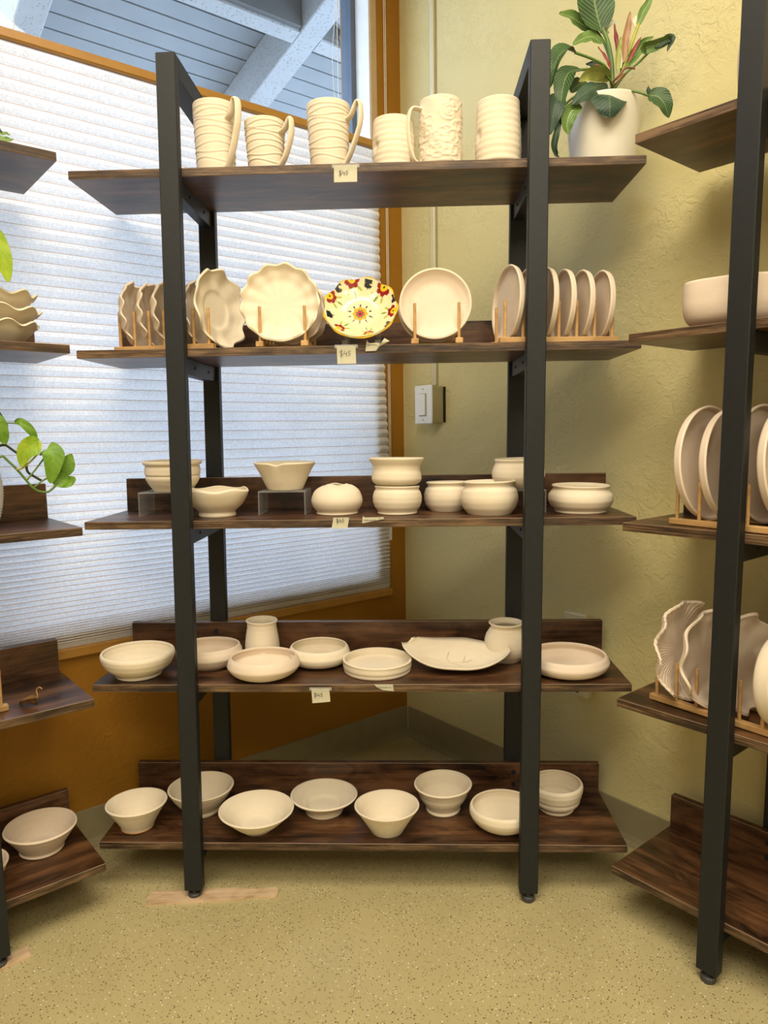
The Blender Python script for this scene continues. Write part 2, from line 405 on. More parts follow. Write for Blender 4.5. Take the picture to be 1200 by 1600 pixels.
bmesh.ops.recalc_face_normals(bm, faces=bm.faces); bmesh.ops.transform(bm, matrix=invp, verts=bm.verts)
obj('scroll_bracket', bm, M_PBEAM, pr)
struct('ground', boxbm(bmesh.new(), -9, 9, -12, -.16, -.3, -.2, lambda v: PL(v.x, v.y, v.z)), M_GROUND)

# ------------------------------------------------------------------ conduit, switch, outlets on the right wall
cz = thing('conduit', 'thin ivory surface conduit running down the yellow wall to the switch', 'conduit', PR(.148, .006, 1.19))
inc = Matrix.Translation(-cz.location)
bm = quadbox(PR, .140, .158, 0, .010, 1.193, 2.76, bev=.0025); bmesh.ops.transform(bm, matrix=inc, verts=bm.verts); obj('channel', bm, M_IVORY, cz)
bm = quadbox(PR, .1585, .1625, 0, .004, 1.193, 2.76); bmesh.ops.transform(bm, matrix=inc, verts=bm.verts); obj('edge_strip', bm, M_BEIGE, cz)
bm = quadbox(PR, .138, .164, 0, .013, 1.985, 2.01, bev=.002); bmesh.ops.transform(bm, matrix=inc, verts=bm.verts); obj('clip', bm, M_IVORY, cz)
sw = thing('light_switch', 'white rocker light switch on a deep beige box on the yellow wall', 'switch', PR(.15, .02, 1.13))
ins = Matrix.Translation(-sw.location)
def sp(name, a, m, bev=0):
    bm = quadbox(PR, *a, bev=bev); bmesh.ops.transform(bm, matrix=ins, verts=bm.verts); return obj(name, bm, m, sw)
sp('back_plate', (.115, .196, 0, .004, 1.078, 1.188), M_DARKGAP)
sp('switch_box', (.113, .190, .004, .050, 1.076, 1.190), M_BEIGE, .002)
sp('cover_plate', (.112, .192, .050, .056, 1.074, 1.193), M_WPLAST, .002)
sp('rocker_frame', (.135, .168, .056, .0575, 1.098, 1.168), M_BEIGE)
sp('rocker', (.1365, .1645, .0565, .0615, 1.1005, 1.1665), M_WPLAST, .001)
for z in (1.086, 1.181): sp('screw', (.150, .154, .056, .0572, z-.002, z+.002), M_BEIGE)
for lab, a, sc_ in (('ivory wall outlet plate half hidden behind the fourth shelf backboard', (.675, .745, 0, .022, .452, .568), .545), ('ivory wall outlet plate peeping out just below the fourth shelf', (.690, .756, 0, .022, .345, .440), .36)):
    t = thing('wall_outlet', lab, 'outlet', PR((a[0]+a[1])/2, 0, a[4])); iv = Matrix.Translation(-t.location)
    for nm, q, m, bv in (('cover_plate', a, M_IVORY, .003), ('screw', ((a[0]+a[1])/2-.004, (a[0]+a[1])/2+.004, .022, .0235, sc_-.004, sc_+.004), M_DARKGAP, 0)):
        bm = quadbox(PR, *q, bev=bv); bmesh.ops.transform(bm, matrix=iv, verts=bm.verts); obj(nm, bm, m, t)

# ------------------------------------------------------------------ shelf units
def shelf_unit(label, loc, rotz, lx, ly):
    U = thing('shelf_unit', label, 'shelf unit', (*loc, 0), rotz, 'tall wood and black metal shelf units')
    Mf = lambda v: Vector((v.x+lx*v.z, v.y+ly*v.z, v.z))
    H = 1.8216; R1 = SY1+.0006
    for sx in (-1, 1):
        x0, x1 = sx*PX-PW/2, sx*PX+PW/2
        obj('post', box(x0, x1, 0, PD, .021, H, Mf, .0016), M_METAL, U)
        obj('post', box(x0, x1, R1, R1+PD, .021, H, Mf, .0016), M_METAL, U)
        obj('top_rail', box(x0, x1, PD, R1, H-PW, H, Mf, .0012), M_METAL, U)
        for y in (PD/2, R1+PD/2):
            bm = bmesh.new(); prof = [(0, .0), (.0125, 0), (.0145, .003), (.0145, .010), (.012, .013), (.006, .0135), (.006, .022), (0, .022)]
            seg = 40; rings = []
            for i, (r, z) in enumerate(prof):
                if r == 0: rings.append([bm.verts.new((sx*PX, y, z+.0))]); continue
                rings.append([bm.verts.new((sx*PX+(r*(1-.06*(k % 2) if i in (2, 3) else r))*cos(2*pi*k/seg) if False else sx*PX+r*(1-(.07*(k % 2) if i in (2, 3) else 0))*cos(2*pi*k/seg), y+r*(1-(.07*(k % 2) if i in (2, 3) else 0))*sin(2*pi*k/seg), z)) for k in range(seg)])
            for A, B in zip(rings, rings[1:]):
                for k in range(seg):
                    k2 = (k+1) % seg
                    if len(A) == 1: bm.faces.new((A[0], B[k2], B[k]))
                    elif len(B) == 1: bm.faces.new((A[k], A[k2], B[0]))
                    else: bm.faces.new((A[k], A[k2], B[k2], B[k]))
            obj('levelling_foot', bm, M_FOOT, U)
        for n in range(1, 6):
            z = ZS[n]-TH
            cr = obj('cross_rail', box(sx*PX-.012, sx*PX+.012, PD, R1, z-.036, z-.0005, Mf, .001), M_METAL, U)
            xi = sx*PX-sx*.012
            for yy in (.10, .21):
                p = Mf(Vector((xi, yy, z-.018))); obj('bolt', tube(bmesh.new(), [p, p-Vector((sx*.002, 0, 0))], .0035, 10), M_DARKGAP, cr)
    for n in range(1, 6):
        z = ZS[n]
        bm = boxbm(bmesh.new(), -.6, .6, SY0, SY1, z-TH, z, Mf, .0009, 0, 2)
        for f in bm.faces:
            if f.material_index == 0 and abs(f.normal.z) < .5: f.material_index = 1
        bm.normal_update()
        for f in bm.faces:
            if f.material_index != 2: f.material_index = 1 if abs(f.normal.z) < .5 else 0
        obj('shelf_board', bm, [M_WOOD, M_EDGE, M_ARRIS], U)
        if n > 1:
            bm = boxbm(bmesh.new(), -.5952, .5952, SY1-TH, SY1, z+.0003, z+.0806, Mf, .0009, 0, 2)
            bb = obj('back_board', bm, [M_WOOD, M_EDGE, M_ARRIS], U)
            for sx in (-1, 1):
                for dz in (.026, .058):
                    p = Mf(Vector((sx*PX, SY1-TH, z+dz))); obj('bolt', tube(bmesh.new(), [p, p-Vector((0, .0025, 0))], .0058, 12), M_METAL, bb)
    return U
shelf_unit('tall shelf unit in the middle, dark wood boards on black metal posts, full in view', (0, 0), 0, .0074, .0116)
shelf_unit('shelf unit cut off by the left picture edge, beside the window shade', (-.98, -.4726), RAD(41.64), -.0082, .0047)
shelf_unit('shelf unit cut off by the right picture edge, angled along the yellow wall', (.9263, -.5119), RAD(-48.02), .0116, .0005)
aB, aC = RAD(41.64), RAD(-48.02)
def LB(x, y, z): x += -.0082*z; y += .0047*z; return Vector((-.98+x*cos(aB)-y*sin(aB), -.4726+x*sin(aB)+y*cos(aB), z))
def LC(x, y, z): x += .0116*z; y += .0005*z; return Vector((.9263+x*cos(aC)-y*sin(aC), -.5119+x*sin(aC)+y*cos(aC), z))

# ------------------------------------------------------------------ bowls, dishes and jars
def ringmod(amp, n, ph=0, irr=.006, seedv=0):
    def f(r, z, a, t):
        q = r*(1+irr*sin(2*a+seedv)+irr*.6*sin(3*a+2*seedv)) + amp*sin(n*z+ph+.3*sin(a))
        return q*cos(a), q*sin(a), z+.0012*sin(a+seedv)*min(1, z/.03)
    return f
def pot(name, label, cat, loc, outer, t=.005, floor=.008, mod=None, m=None, seg=72, group=None, rotz=0, n=5):
    o = obj(name, revolve(shell(outer, t, floor, n), seg, mod or ringmod(.00025, 520, 0, .004, len(label))), m or M_CLAY, None, True)
    o.location = loc; o.rotation_euler = (0, 0, rotz)
    return tag(o, label, cat, group)
G5 = 'bisque bowls on the lowest shelf'; z5 = ZS[5]+.0004
pot('bowl', 'flared bowl with bare brown foot edge at left end of lowest shelf', 'bowl', (-.535, .094, z5), [(.036, 0), (.038, .006), (.048, .024), (.060, .044), (.068, .056), (.071, .060)], group=G5)
pot('bowl', 'footed bowl behind the left post on the lowest shelf', 'bowl', (-.402, .170, z5), [(.043, 0), (.044, .005), (.042, .009), (.050, .018), (.064, .034), (.074, .050), (.080, .061)], group=G5)
pot('bowl', 'widest shallow cone bowl, right of the left post on the lowest shelf', 'bowl', (-.246, .085, z5), [(.033, 0), (.036, .003), (.054, .018), (.074, .037), (.085, .047), (.088, .050)], .0045, group=G5)
pot('bowl', 'wide shallow bowl with narrow waist foot, back row centre of lowest shelf', 'bowl', (-.097, .170, z5), [(.045, 0), (.046, .003), (.042, .010), (.044, .015), (.060, .024), (.076, .035), (.083, .042)], .0045, .013, group=G5)
pot('bowl', 'front row cone bowl at the centre of the lowest shelf', 'bowl', (.061, .086, z5), [(.038, 0), (.040, .004), (.052, .024), (.066, .046), (.074, .057), (.076, .060)], .0045, group=G5)
pot('bowl', 'deep bowl with stepped waist, back row right of centre on lowest shelf', 'bowl', (.196, .180, z5), [(.041, 0), (.042, .004), (.040, .009), (.048, .022), (.056, .034), (.062, .050), (.069, .062), (.071, .066)], group=G5)
pot('bowl', 'rounded bowl with inturned rim half behind the right post, lowest shelf', 'bowl', (.333, .099, z5), [(.037, 0), (.038, .003), (.060, .014), (.074, .030), (.078, .042), (.077, .051), (.075, .055)], group=G5)
pot('bowl', 'straight sided ridged cup bowl at right end of the lowest shelf', 'bowl', (.474, .187, z5), [(.041, 0), (.043, .004), (.042, .008), (.050, .016), (.056, .022), (.058, .034), (.0595, .036), (.0635, .052), (.064, .062), (.062, .067)], group=G5)
bm = revolve([(.0355, .0), (.0378, 0), (.0388, .0035), (.0365, .0036), (.0355, .0)], 48); r_ = obj('foot_ring', bm, M_RED, bpy.data.objects['bowl'], True); r_['label'] = 'bare brown foot edge'
G4 = 'bisque pots on the fourth shelf'; z4 = ZS[4]+.0004
pot('bowl', 'wide round bowl on a foot ring at left end of the fourth shelf', 'bowl', (-.515, .099, z4), [(.050, 0), (.052, .003), (.050, .008), (.060, .014), (.073, .025), (.0805, .038), (.0835, .048), (.0825, .055)], .0055, .012, group=G4)
pot('dish', 'low incurved dish right of the left post, back of the fourth shelf', 'dish', (-.367, .168, z4), [(.047, 0), (.050, .003), (.066, .010), (.077, .024), (.079, .034), (.075, .046), (.0735, .049)], m=M_CLAY2, group=G4)
pot('vase', 'small tapered vase with flared lip at back of the fourth shelf', 'vase', (-.2445, .205, z4), [(.041, 0), (.0425, .004), (.0425, .028), (.0405, .055), (.0365, .080), (.0355, .090), (.037, .097), (.0385, .1005)], .004, group=G4)
pot('dish', 'large squat incurved dish in front of the small vase, fourth shelf', 'dish', (-.218, .088, z4), [(.046, 0), (.050, .002), (.068, .009), (.081, .022), (.083, .031), (.079, .042), (.0765, .046)], m=M_CLAY2, group=G4)
pot('dish', 'squat incurved dish left of centre at back of the fourth shelf', 'dish', (-.101, .180, z4), [(.045, 0), (.048, .002), (.066, .008), (.0745, .021), (.074, .031), (.070, .041), (.0685, .043)], group=G4)
pot('dish', 'shallow straight walled round dish at the centre of the fourth shelf', 'dish', (.042, .129, z4), [(.075, 0), (.078, .0015), (.0795, .010), (.0805, .012), (.0810, .024), (.0815, .027)], .006, .008, group=G4)
pot('jar', 'rounded jar with flared lip behind the right post, fourth shelf', 'jar', (.352, .206, z4), [(.036, 0), (.038, .003), (.048, .018), (.0525, .038), (.049, .060), (.040, .076), (.036, .082), (.0375, .087), (.042, .0915)], .004, group=G4)
pot('dish', 'wide low dish with rolled wall at right end of the fourth shelf', 'dish', (.482, .118, z4), [(.058, 0), (.064, .0015), (.083, .008), (.093, .020), (.094, .028), (.090, .037), (.0875, .040)], .006, m=M_CLAY2, group=G4)
# leaf shaped tray
def traz(s, t): return .009+.036*abs(s)**2.6*(1.35 if s < 0 else 1)+(.044 if t > 0 else .014)*t*t*(1-.8*abs(s)**2.2 if s < 0 else 1-.9*s**1.6)
def leaf_tray():
    bm = bmesh.new(); NU, NV = 44, 16; top, bot = [], []
    for i in range(NU+1):
        s = -1+2*i/NU; wd = .073*max(0, 1-abs(s)**2.4)**.62+(.010 if s < 0 else .002)*abs(s)**6
        sk = .012*s
        ra, rb = [], []
        for j in range(NV+1):
            t = -1+2*j/NV
            z = traz(s, t)
            x = s*.122+.010*t*(s < 0)*abs(s)**2; y = wd*t+sk
            ra.append(bm.verts.new((x, y, z))); rb.append(bm.verts.new((x*.985, y*.97, z-.006)))
        top.append(ra); bot.append(rb)
    for i in range(NU):
        for j in range(NV):
            bm.faces.new((top[i][j], top[i+1][j], top[i+1][j+1], top[i][j+1]))
            bm.faces.new((bot[i][j], bot[i][j+1], bot[i+1][j+1], bot[i+1][j]))
        bm.faces.new((top[i][0], bot[i][0], bot[i+1][0], top[i+1][0])); bm.faces.new((top[i][NV], top[i+1][NV], bot[i+1][NV], bot[i][NV]))
    for j in range(NV):
        bm.faces.new((top[0][j], top[0][j+1], bot[0][j+1], bot[0][j])); bm.faces.new((top[NU][j], bot[NU][j], bot[NU][j+1], top[NU][j+1]))
    return bm
lt = thing('leaf_tray', 'long leaf shaped clay tray with curled ends and an incised twig', 'tray', (.232, .143, z4), RAD(-13), G4)
obj('tray_body', leaf_tray(), M_CLAY, lt, True)
M_GROOVE = simple('incised_line', (.60, .50, .37), .85)
bm = bmesh.new()
def tz(x, y): s = x/.122; t = max(-1, min(1, y/.055)); return traz(s, t)+.0002
for pts in ([(-.075, -.012), (-.05, -.004), (-.02, .004), (.01, .010), (.03, .020)], [(-.05, -.004), (-.055, .012), (-.068, .022)], [(-.02, .004), (-.03, .020), (-.028, .034)], [(-.02, .004), (.0, -.008), (.012, -.022)], [(.01, .010), (.012, .028)], [(-.068, .012), (-.078, .016)], [(.045, -.015), (.06, -.02), (.055, -.03)]):
    q = spline([(x, y, 0) for x, y in pts], 5); tube(bm, [(v.x, v.y, tz(v.x, v.y)) for v in q], .0007, 5)
obj('twig_line', bm, M_GROOVE, lt)['kind'] = 'stuff'

G3 = 'bisque pots on the middle shelf'; z3 = ZS[3]+.0004
# clear risers
def riser(label, x0, x1, y0, y1, h):
    R = thing('acrylic_riser', label, 'riser', ((x0+x1)/2, (y0+y1)/2, z3), 0, 'clear acrylic risers'); hx, hy = (x1-x0)/2, (y1-y0)/2; t = .003
    obj('riser_top', box(-hx, hx, -hy, hy, h-t, h, None, .0008), M_ACRYLIC, R)
    obj('riser_leg', box(-hx, -hx+t, -hy, hy, 0, h-t-.0002, None, .0005), M_ACRYLIC, R); obj('riser_leg', box(hx-t, hx, -hy, hy, 0, h-t-.0002, None, .0005), M_ACRYLIC, R)
riser('clear acrylic riser under the ridged bowl at the left end', -.506, -.378, .125, .225, .0560)
riser('clear acrylic riser under the notched bowl left of centre', -.228, -.118, .13, .23, .0552)
riser('clear acrylic riser behind the right post on the middle shelf', .322, .432, .13, .23, .0522)
pot('bowl', 'ridged bowl with thick lip on a clear riser, left end of middle shelf', 'bowl', (-.4386, .175, z3+.0564), [(.045, 0), (.047, .004), (.058, .020), (.063, .032), (.061, .037), (.064, .041), (.0635, .054), (.062, .060), (.067, .064), (.0685, .069)], group=G3)
def wavemod(n, amp, ph=0, ar=.0, pw=2, R=.08, irr=0):
    def f(r, z, a, t):
        w_ = (r/R)**pw; c = cos(n*a+ph+irr*sin(2*a)); q = r*(1+ar*c*w_)
        return q*cos(a), q*sin(a), z+amp*c*w_
    return f
def lobed(r, z, a, t):
    w_ = max(0, (z-.02)/.044)**1.5; c = cos(5*a+.6); q = r*(1+.045*c*w_)
    return q*cos(a), q*sin(a), z-.0025*c*w_
pot('bowl', 'footed bowl with softly wavy rim in front, left part of middle shelf', 'bowl', (-.322, .125, z3), [(.041, 0), (.043, .004), (.041, .010), (.044, .014), (.058, .028), (.068, .046), (.072, .058), (.071, .061)], floor=.014, mod=lobed, group=G3)
def notched(r, z, a, t):
    d = (a+pi/2+.12+pi) % (2*pi)-pi; w_ = max(0, (z-.015)/.047)**2; g = exp(-(d/.16)**2)
    q = r*(1-.10*g*w_); return q*cos(a), q*sin(a), z-.0045*g*w_
pot('bowl', 'flared bowl with a notch in the rim on a clear riser', 'bowl', (-.1723, .18, z3+.0556), [(.039, 0), (.042, .003), (.049, .017), (.058, .037), (.067, .053), (.0715, .060), (.0725, .0625)], group=G3, mod=notched)
def dent(r, z, a, t):
    w_ = max(0, min(1, (z-.045)/.02)); return r*cos(a)*(1+.10*w_*cos(2*a)), r*sin(a), z+.0016*w_*cos(3*a+.5)
pot('vase', 'closed globe pot with a small uneven opening, centre of middle shelf', 'vase', (-.047, .15, z3), [(.047, 0), (.049, .003), (.047, .006), (.055, .016), (.0595, .030), (.056, .045), (.046, .057), (.032, .0655), (.024, .067)], .004, group=G3, mod=dent)
pot('bowl', 'round bellied bowl at the bottom of the two bowl stack', 'bowl', (.093, .141, z3), [(.044, 0), (.046, .003), (.045, .006), (.053, .018), (.0565, .032), (.055, .047), (.050, .056), (.0515, .061), (.052, .0625)], group=G3)
pot('bowl', 'wide mouthed waisted bowl on top of the two bowl stack', 'bowl', (.092, .141, z3+.0655), [(.040, 0), (.046, .002), (.0555, .009), (.0575, .020), (.055, .032), (.054, .040), (.057, .049), (.0625, .058), (.063, .061)], group=G3)
pot('bowl', 'round bellied bowl half hidden behind its larger neighbour, middle shelf', 'bowl', (.210, .200, z3), [(.040, 0), (.042, .003), (.050, .014), (.0545, .032), (.051, .050), (.045, .058), (.046, .063), (.0495, .066)], .004, group=G3)
pot('bowl', 'largest round bellied bowl with flared lip, beside the right post', 'bowl', (.302, .120, z3), [(.048, 0), (.050, .003), (.059, .015), (.0645, .034), (.061, .053), (.054, .062), (.0545, .068), (.059, .072)], .0045, group=G3)
pot('bowl', 'squat bellied bowl on a riser behind the right post', 'bowl', (.3754, .18, z3+.0526), [(.036, 0), (.040, .002), (.052, .010), (.0605, .027), (.060, .042), (.055, .055), (.053, .061), (.0555, .067)], .0045, group=G3)
pot('bowl', 'wide squat bellied bowl at the right end of middle shelf', 'bowl', (.510, .135, z3), [(.056, 0), (.058, .003), (.057, .006), (.067, .016), (.0725, .030), (.070, .042), (.063, .051), (.0615, .055), (.0645, .060)], .005, group=G3)

# ------------------------------------------------------------------ mugs on the top shelf
z1 = ZS[1]+.0004
def ridges(list_, rmul=1.0, w=.0013, amp=.0011):
    def f(r, z, a, t):
        q = r
        if t < .5:
            for zi, am, ph, k in list_:
                d = z-(zi+am*sin(k*a+ph)+am*.5*sin((k+1)*a+2*ph)); q += amp*exp(-(d/w)**2) - amp*.7*exp(-((d+.0028)/w)**2)
        return q*cos(a), q*sin(a), z
    return f
def mug(label, loc, rt_, rb_, h, mod, hang, hh, flare=False, reach=.034, group='bisque mugs on the top shelf', name='mug', handle=True):
    m = thing(name, label, 'mug' if handle else 'cup', loc, 0, group)
    outer = [(rb_, 0), (rb_+.0015, .003)]+[(rb_+.0015+(rt_-rb_-.0015)*(i/14)**(.8 if flare else 1), .003+(h-.003)*i/14) for i in range(1, 15)]
    b_ = obj('mug_body' if handle else 'cup_body', revolve(shell(outer, .0042, .007, 6), 96, mod), M_CLAY, m, True)
    if handle:
        d = Vector((cos(hang), sin(hang), 0)); side = Vector((-sin(hang), cos(hang), 0)); up_ = Vector((0, 0, 1))
        r1 = rt_*.97; r2 = rb_+(rt_-rb_)*.25
        if flare: P = [d*(r1-.004)+up_*h*.74, d*(r1+.010)+up_*h*.80, d*(r1+.024)+up_*h*.97, d*(r1+reach)+up_*h*.93, d*(r1+reach-.001)+up_*h*.66, d*(r2+.018)+up_*h*.30, d*(r2-.001)+up_*h*.06]
        else: P = [d*(r1-.003)+up_*h*hh, d*(r1+reach*.7)+up_*h*(hh+.01), d*(r1+reach)+up_*h*(hh-.16), d*(r1+reach)+up_*h*.42, d*(r1+reach*.75)+up_*h*.16, d*(r1+.012)+up_*h*.045, d*(r1-.003)+up_*h*.07]
        q = spline(P, 7); obj('handle', tube(bmesh.new(), q, .0085, 14, None, .42, True, side), M_CLAY, m, True)
    return m
RL = lambda zs, k=2: [(zi, .0028, 1.3*i+.4, k) for i, zi in enumerate(zs)]
mug('tall flared mug with wavy ridges at left end of the top shelf', (-.288, .10, z1), .0452, .0385, .1415, ridges(RL((.025, .041, .056, .072, .087, .102, .112, .121, .129))), RAD(-38), .9, True)
mug('short flared mug with wavy ridges, second from left on top shelf', (-.180, .10, z1), .0435, .034, .104, ridges(RL((.02, .033, .046, .058, .07, .08, .088, .096))), RAD(-28), .9, True, .028)
mug('tall flared mug with wavy ridges above the top price tag', (-.043, .10, z1), .0465, .0365, .134, ridges(RL((.025, .042, .058, .073, .086, .097, .107, .116, .124))), RAD(-25), .9, True, .033)
def corr(amp, k, thumb=None):
    def f(r, z, a, t):
        q = r+(amp*sin(k*z+.5*sin(a))+amp*.6*sin(k*.43*z+1) if t < .5 else 0)+.0015*sin(z*38)
        if thumb:
            d = ((a-thumb[0]+pi) % (2*pi)-pi); q -= .006*exp(-(d*r/.010)**2-((z-thumb[1])/.011)**2)
        return q*cos(a), q*sin(a), z
    return f
mug('short handleless cup with throwing rings, left of the carved mug', (.0955, .10, z1), .0436, .043, .0995, corr(.0003, 520, (RAD(-150), .045)), 0, 0, name='cup', handle=False)
fl = [(random.uniform(-pi, pi), random.uniform(.012, .12), random.choice((.010, .013, .016))) for _ in range(46)]
def carved(r, z, a, t):
    q = r
    if t < .5:
        v = 0
        for fa, fz, fr_ in fl:
            d = math.hypot(((a-fa+pi) % (2*pi)-pi)*.0437, z-fz)
            v = max(v, exp(-((d-fr_)/.0013)**2), exp(-((d-.003)/.0016)**2) if fr_ > .012 else 0)
        q += .0022*v+.0006*sin(a*5+z*90)
    return q*cos(a), q*sin(a), z
mc = mug('carved mug with relief flower pattern and big left handle', (.195, .09, z1), .0437, .0437, .1305, carved, RAD(200), .86, False, .030)
mug('tall handleless cup with throwing rings and a thumb dent, by right post', (.316, .09, z1), .0460, .0455, .1255, corr(.0003, 470, (RAD(-160), .058)), 0, 0, name='cup', handle=False)

# ------------------------------------------------------------------ plate racks and plates
z2 = ZS[2]+.0004
def rack(label, O, rotz, n, pitch, depth, dh, group='bamboo plate racks', off=0):
    """rails run along local x from 0, front rail at local y = 0"""
    R = thing('plate_rack', label, 'plate rack', O, rotz, group)
    L = pitch*(n-1)+.026
    for y in (0, depth): obj('rail', box(-.013, L-.013, y-.008, y+.008, .0003, .012, None, .0012), M_BAMBOO, R)
    for x in (pitch, pitch*(n-2)): obj('cross_bar', box(x-.005, x+.005, .0085, depth-.0085, .002, .010, None, .001), M_BAMBOO, R)
    me = None
    for y in (0, depth):
        for i in range(n):
            if me is None: o = obj('dowel', tube(bmesh.new(), [(0, 0, .0122), (0, 0, dh)], .0035, 10), M_BAMBOO, R); me = o.data
            else: o = obj('dowel', me, M_BAMBOO, R)
            o.location = (i*pitch, y, 0)
    return R
def plate_prof(R, depth, t=.005, flat=.6):
    return shell([(R*flat, 0), (R*(flat+.12), .002), (R*.86, depth*.45), (R*.96, depth*.8), (R, depth)], t, t+.001, 5)
def plate(name, label, cat, centre, n, prof, mod=None, m=None, roll=0, group=None, seg=120):
    bm = revolve(prof, seg, mod)
    o = obj(name, bm, m or M_CLAY, None, True); o.location = centre
    n = Vector(n).normalized(); q = n.to_track_quat('Z', 'Y')
    o.rotation_euler = (q.to_matrix() @ Matrix.Rotation(roll, 3, 'Z')).to_euler()
    return tag(o, label, cat, group)
def steep(R, depth, t=.0055): return shell([(R*.82, 0), (R*.92, .003), (R*.965, depth*.35), (R*.985, depth*.7), (R, depth)], t, t+.001, 5)
def ndir(deg, tilt=0): return Vector((cos(RAD(deg))*cos(RAD(tilt)), sin(RAD(deg))*cos(RAD(tilt)), sin(RAD(tilt))))
GR = 'scalloped plates on the second shelf'
rotL = RAD(-9)
rack('bamboo plate rack at left end of the second shelf, holding turned scalloped plates', (-.517, .100, z2), rotL, 7, .035, .085, .088)
lay = [(-.498, 0.139, .0765, -4, 'first scalloped plate, leftmost in the left bamboo rack'), (-.459, 0.136, .075, -4, 'second scalloped plate from the left in the left bamboo rack'),
       (-.424, 0.133, .0755, -5, 'third scalloped plate, just left of the left post'), (-.388, 0.130, .072, -6, 'fourth scalloped plate, mostly hidden by the left post'), (-.353, 0.126, .0745, -8, 'fifth scalloped plate, tucked behind the big turned one'),
       (-.298, 0.119, .087, -24, 'large scalloped plate showing its oval well, right end of left rack')]
for i, (x, y, R, dg, lb) in enumerate(lay):
    plate('scalloped_plate', lb, 'plate', (x-.012, y, z2+R+.004), ndir(dg, 5), plate_prof(R, .020, .0045) if i < 5 else shell([(R*.47, -.003), (R*.50, -.0025), (R*.515, .0015), (R*.72, .0035), (R*.88, .010), (R*.96, .016), (R, .020)], .0045, .0025, 6), wavemod(11 if i < 5 else 9, .0055, i*1.1, .032, 4, R, .35), M_CLAY2 if i < 5 else M_CLAY, .4*i, GR)
rack('bamboo plate rack under the large face-on scalloped plates', (-.1945, .052, z2), RAD(90), 5, .040, -.0965, .086)
plate('scalloped_plate', 'large pale scalloped plate facing the viewer left of centre', 'plate', (-.152, .080, z2+.092), ndir(-88, 8), plate_prof(.0855, .022, .005, .5), wavemod(13, .0048, .5, .018, 4, .0855, .3), None, 0, GR)
plate('scalloped_plate', 'scalloped plate second in the rack, peeping out at the right side', 'plate', (-.139, .118, z2+.083), ndir(-88, 8), plate_prof(.0785, .020, .005, .55), wavemod(10, .0045, 1.5, .03, 4, .0785, .3), M_CLAY2, 0, GR)
plate('scalloped_plate', 'scalloped plate rearmost in the rack behind the large pale one', 'plate', (-.133, .158, z2+.080), ndir(-88, 8), plate_prof(.0755, .020, .005, .55), wavemod(10, .0045, .4, .03, 4, .0755, .3), M_CLAY2, 0, GR)
rack('bamboo plate rack under the plain round plates facing the viewer', (.1365, .052, z2), RAD(90), 5, .040, -.0935, .086)
GP = 'plain round plates on the second shelf'
plate('round_plate', 'plain round plate facing the viewer, right of the painted plate', 'plate', (.1815, .084, z2+.083), ndir(-92, 9), plate_prof(.0775, .022, .0045, .55), None, M_CLAY2, 0, GP)
plate('round_plate', 'plain round plate standing behind the face-on round plate', 'plate', (.178, .122, z2+.078), ndir(-92, 9), plate_prof(.0765, .022, .0045, .55), None, M_CLAY2, 0, GP)
rack('bamboo plate rack at right end of second shelf, holding turned round plates', (.3275, .055, z2), RAD(5), 7, .0385, .090, .088)
xs = [(.342, .112, .084, 194, 'first round plate, left of the right post in the right rack'), (.384, .118, .081, 190, 'second round plate, hidden mostly by the right post'), (.423, .117, .081, 188, 'third round plate, just right of the right post'),
      (.462, .120, .079, 187, 'fourth round plate from the left in the right rack'), (.502, .123, .078, 187, 'fifth round plate, second from the right end of the right rack'), (.545, .126, .0775, 187, 'sixth round plate, rightmost in the right rack')]
for x, y, R, dg, lb in xs:
    plate('round_plate', lb, 'plate', (x+.008, y, z2+R+.004), ndir(dg, 3), steep(R, .014, .005), None, M_CLAY2, 0, GP)

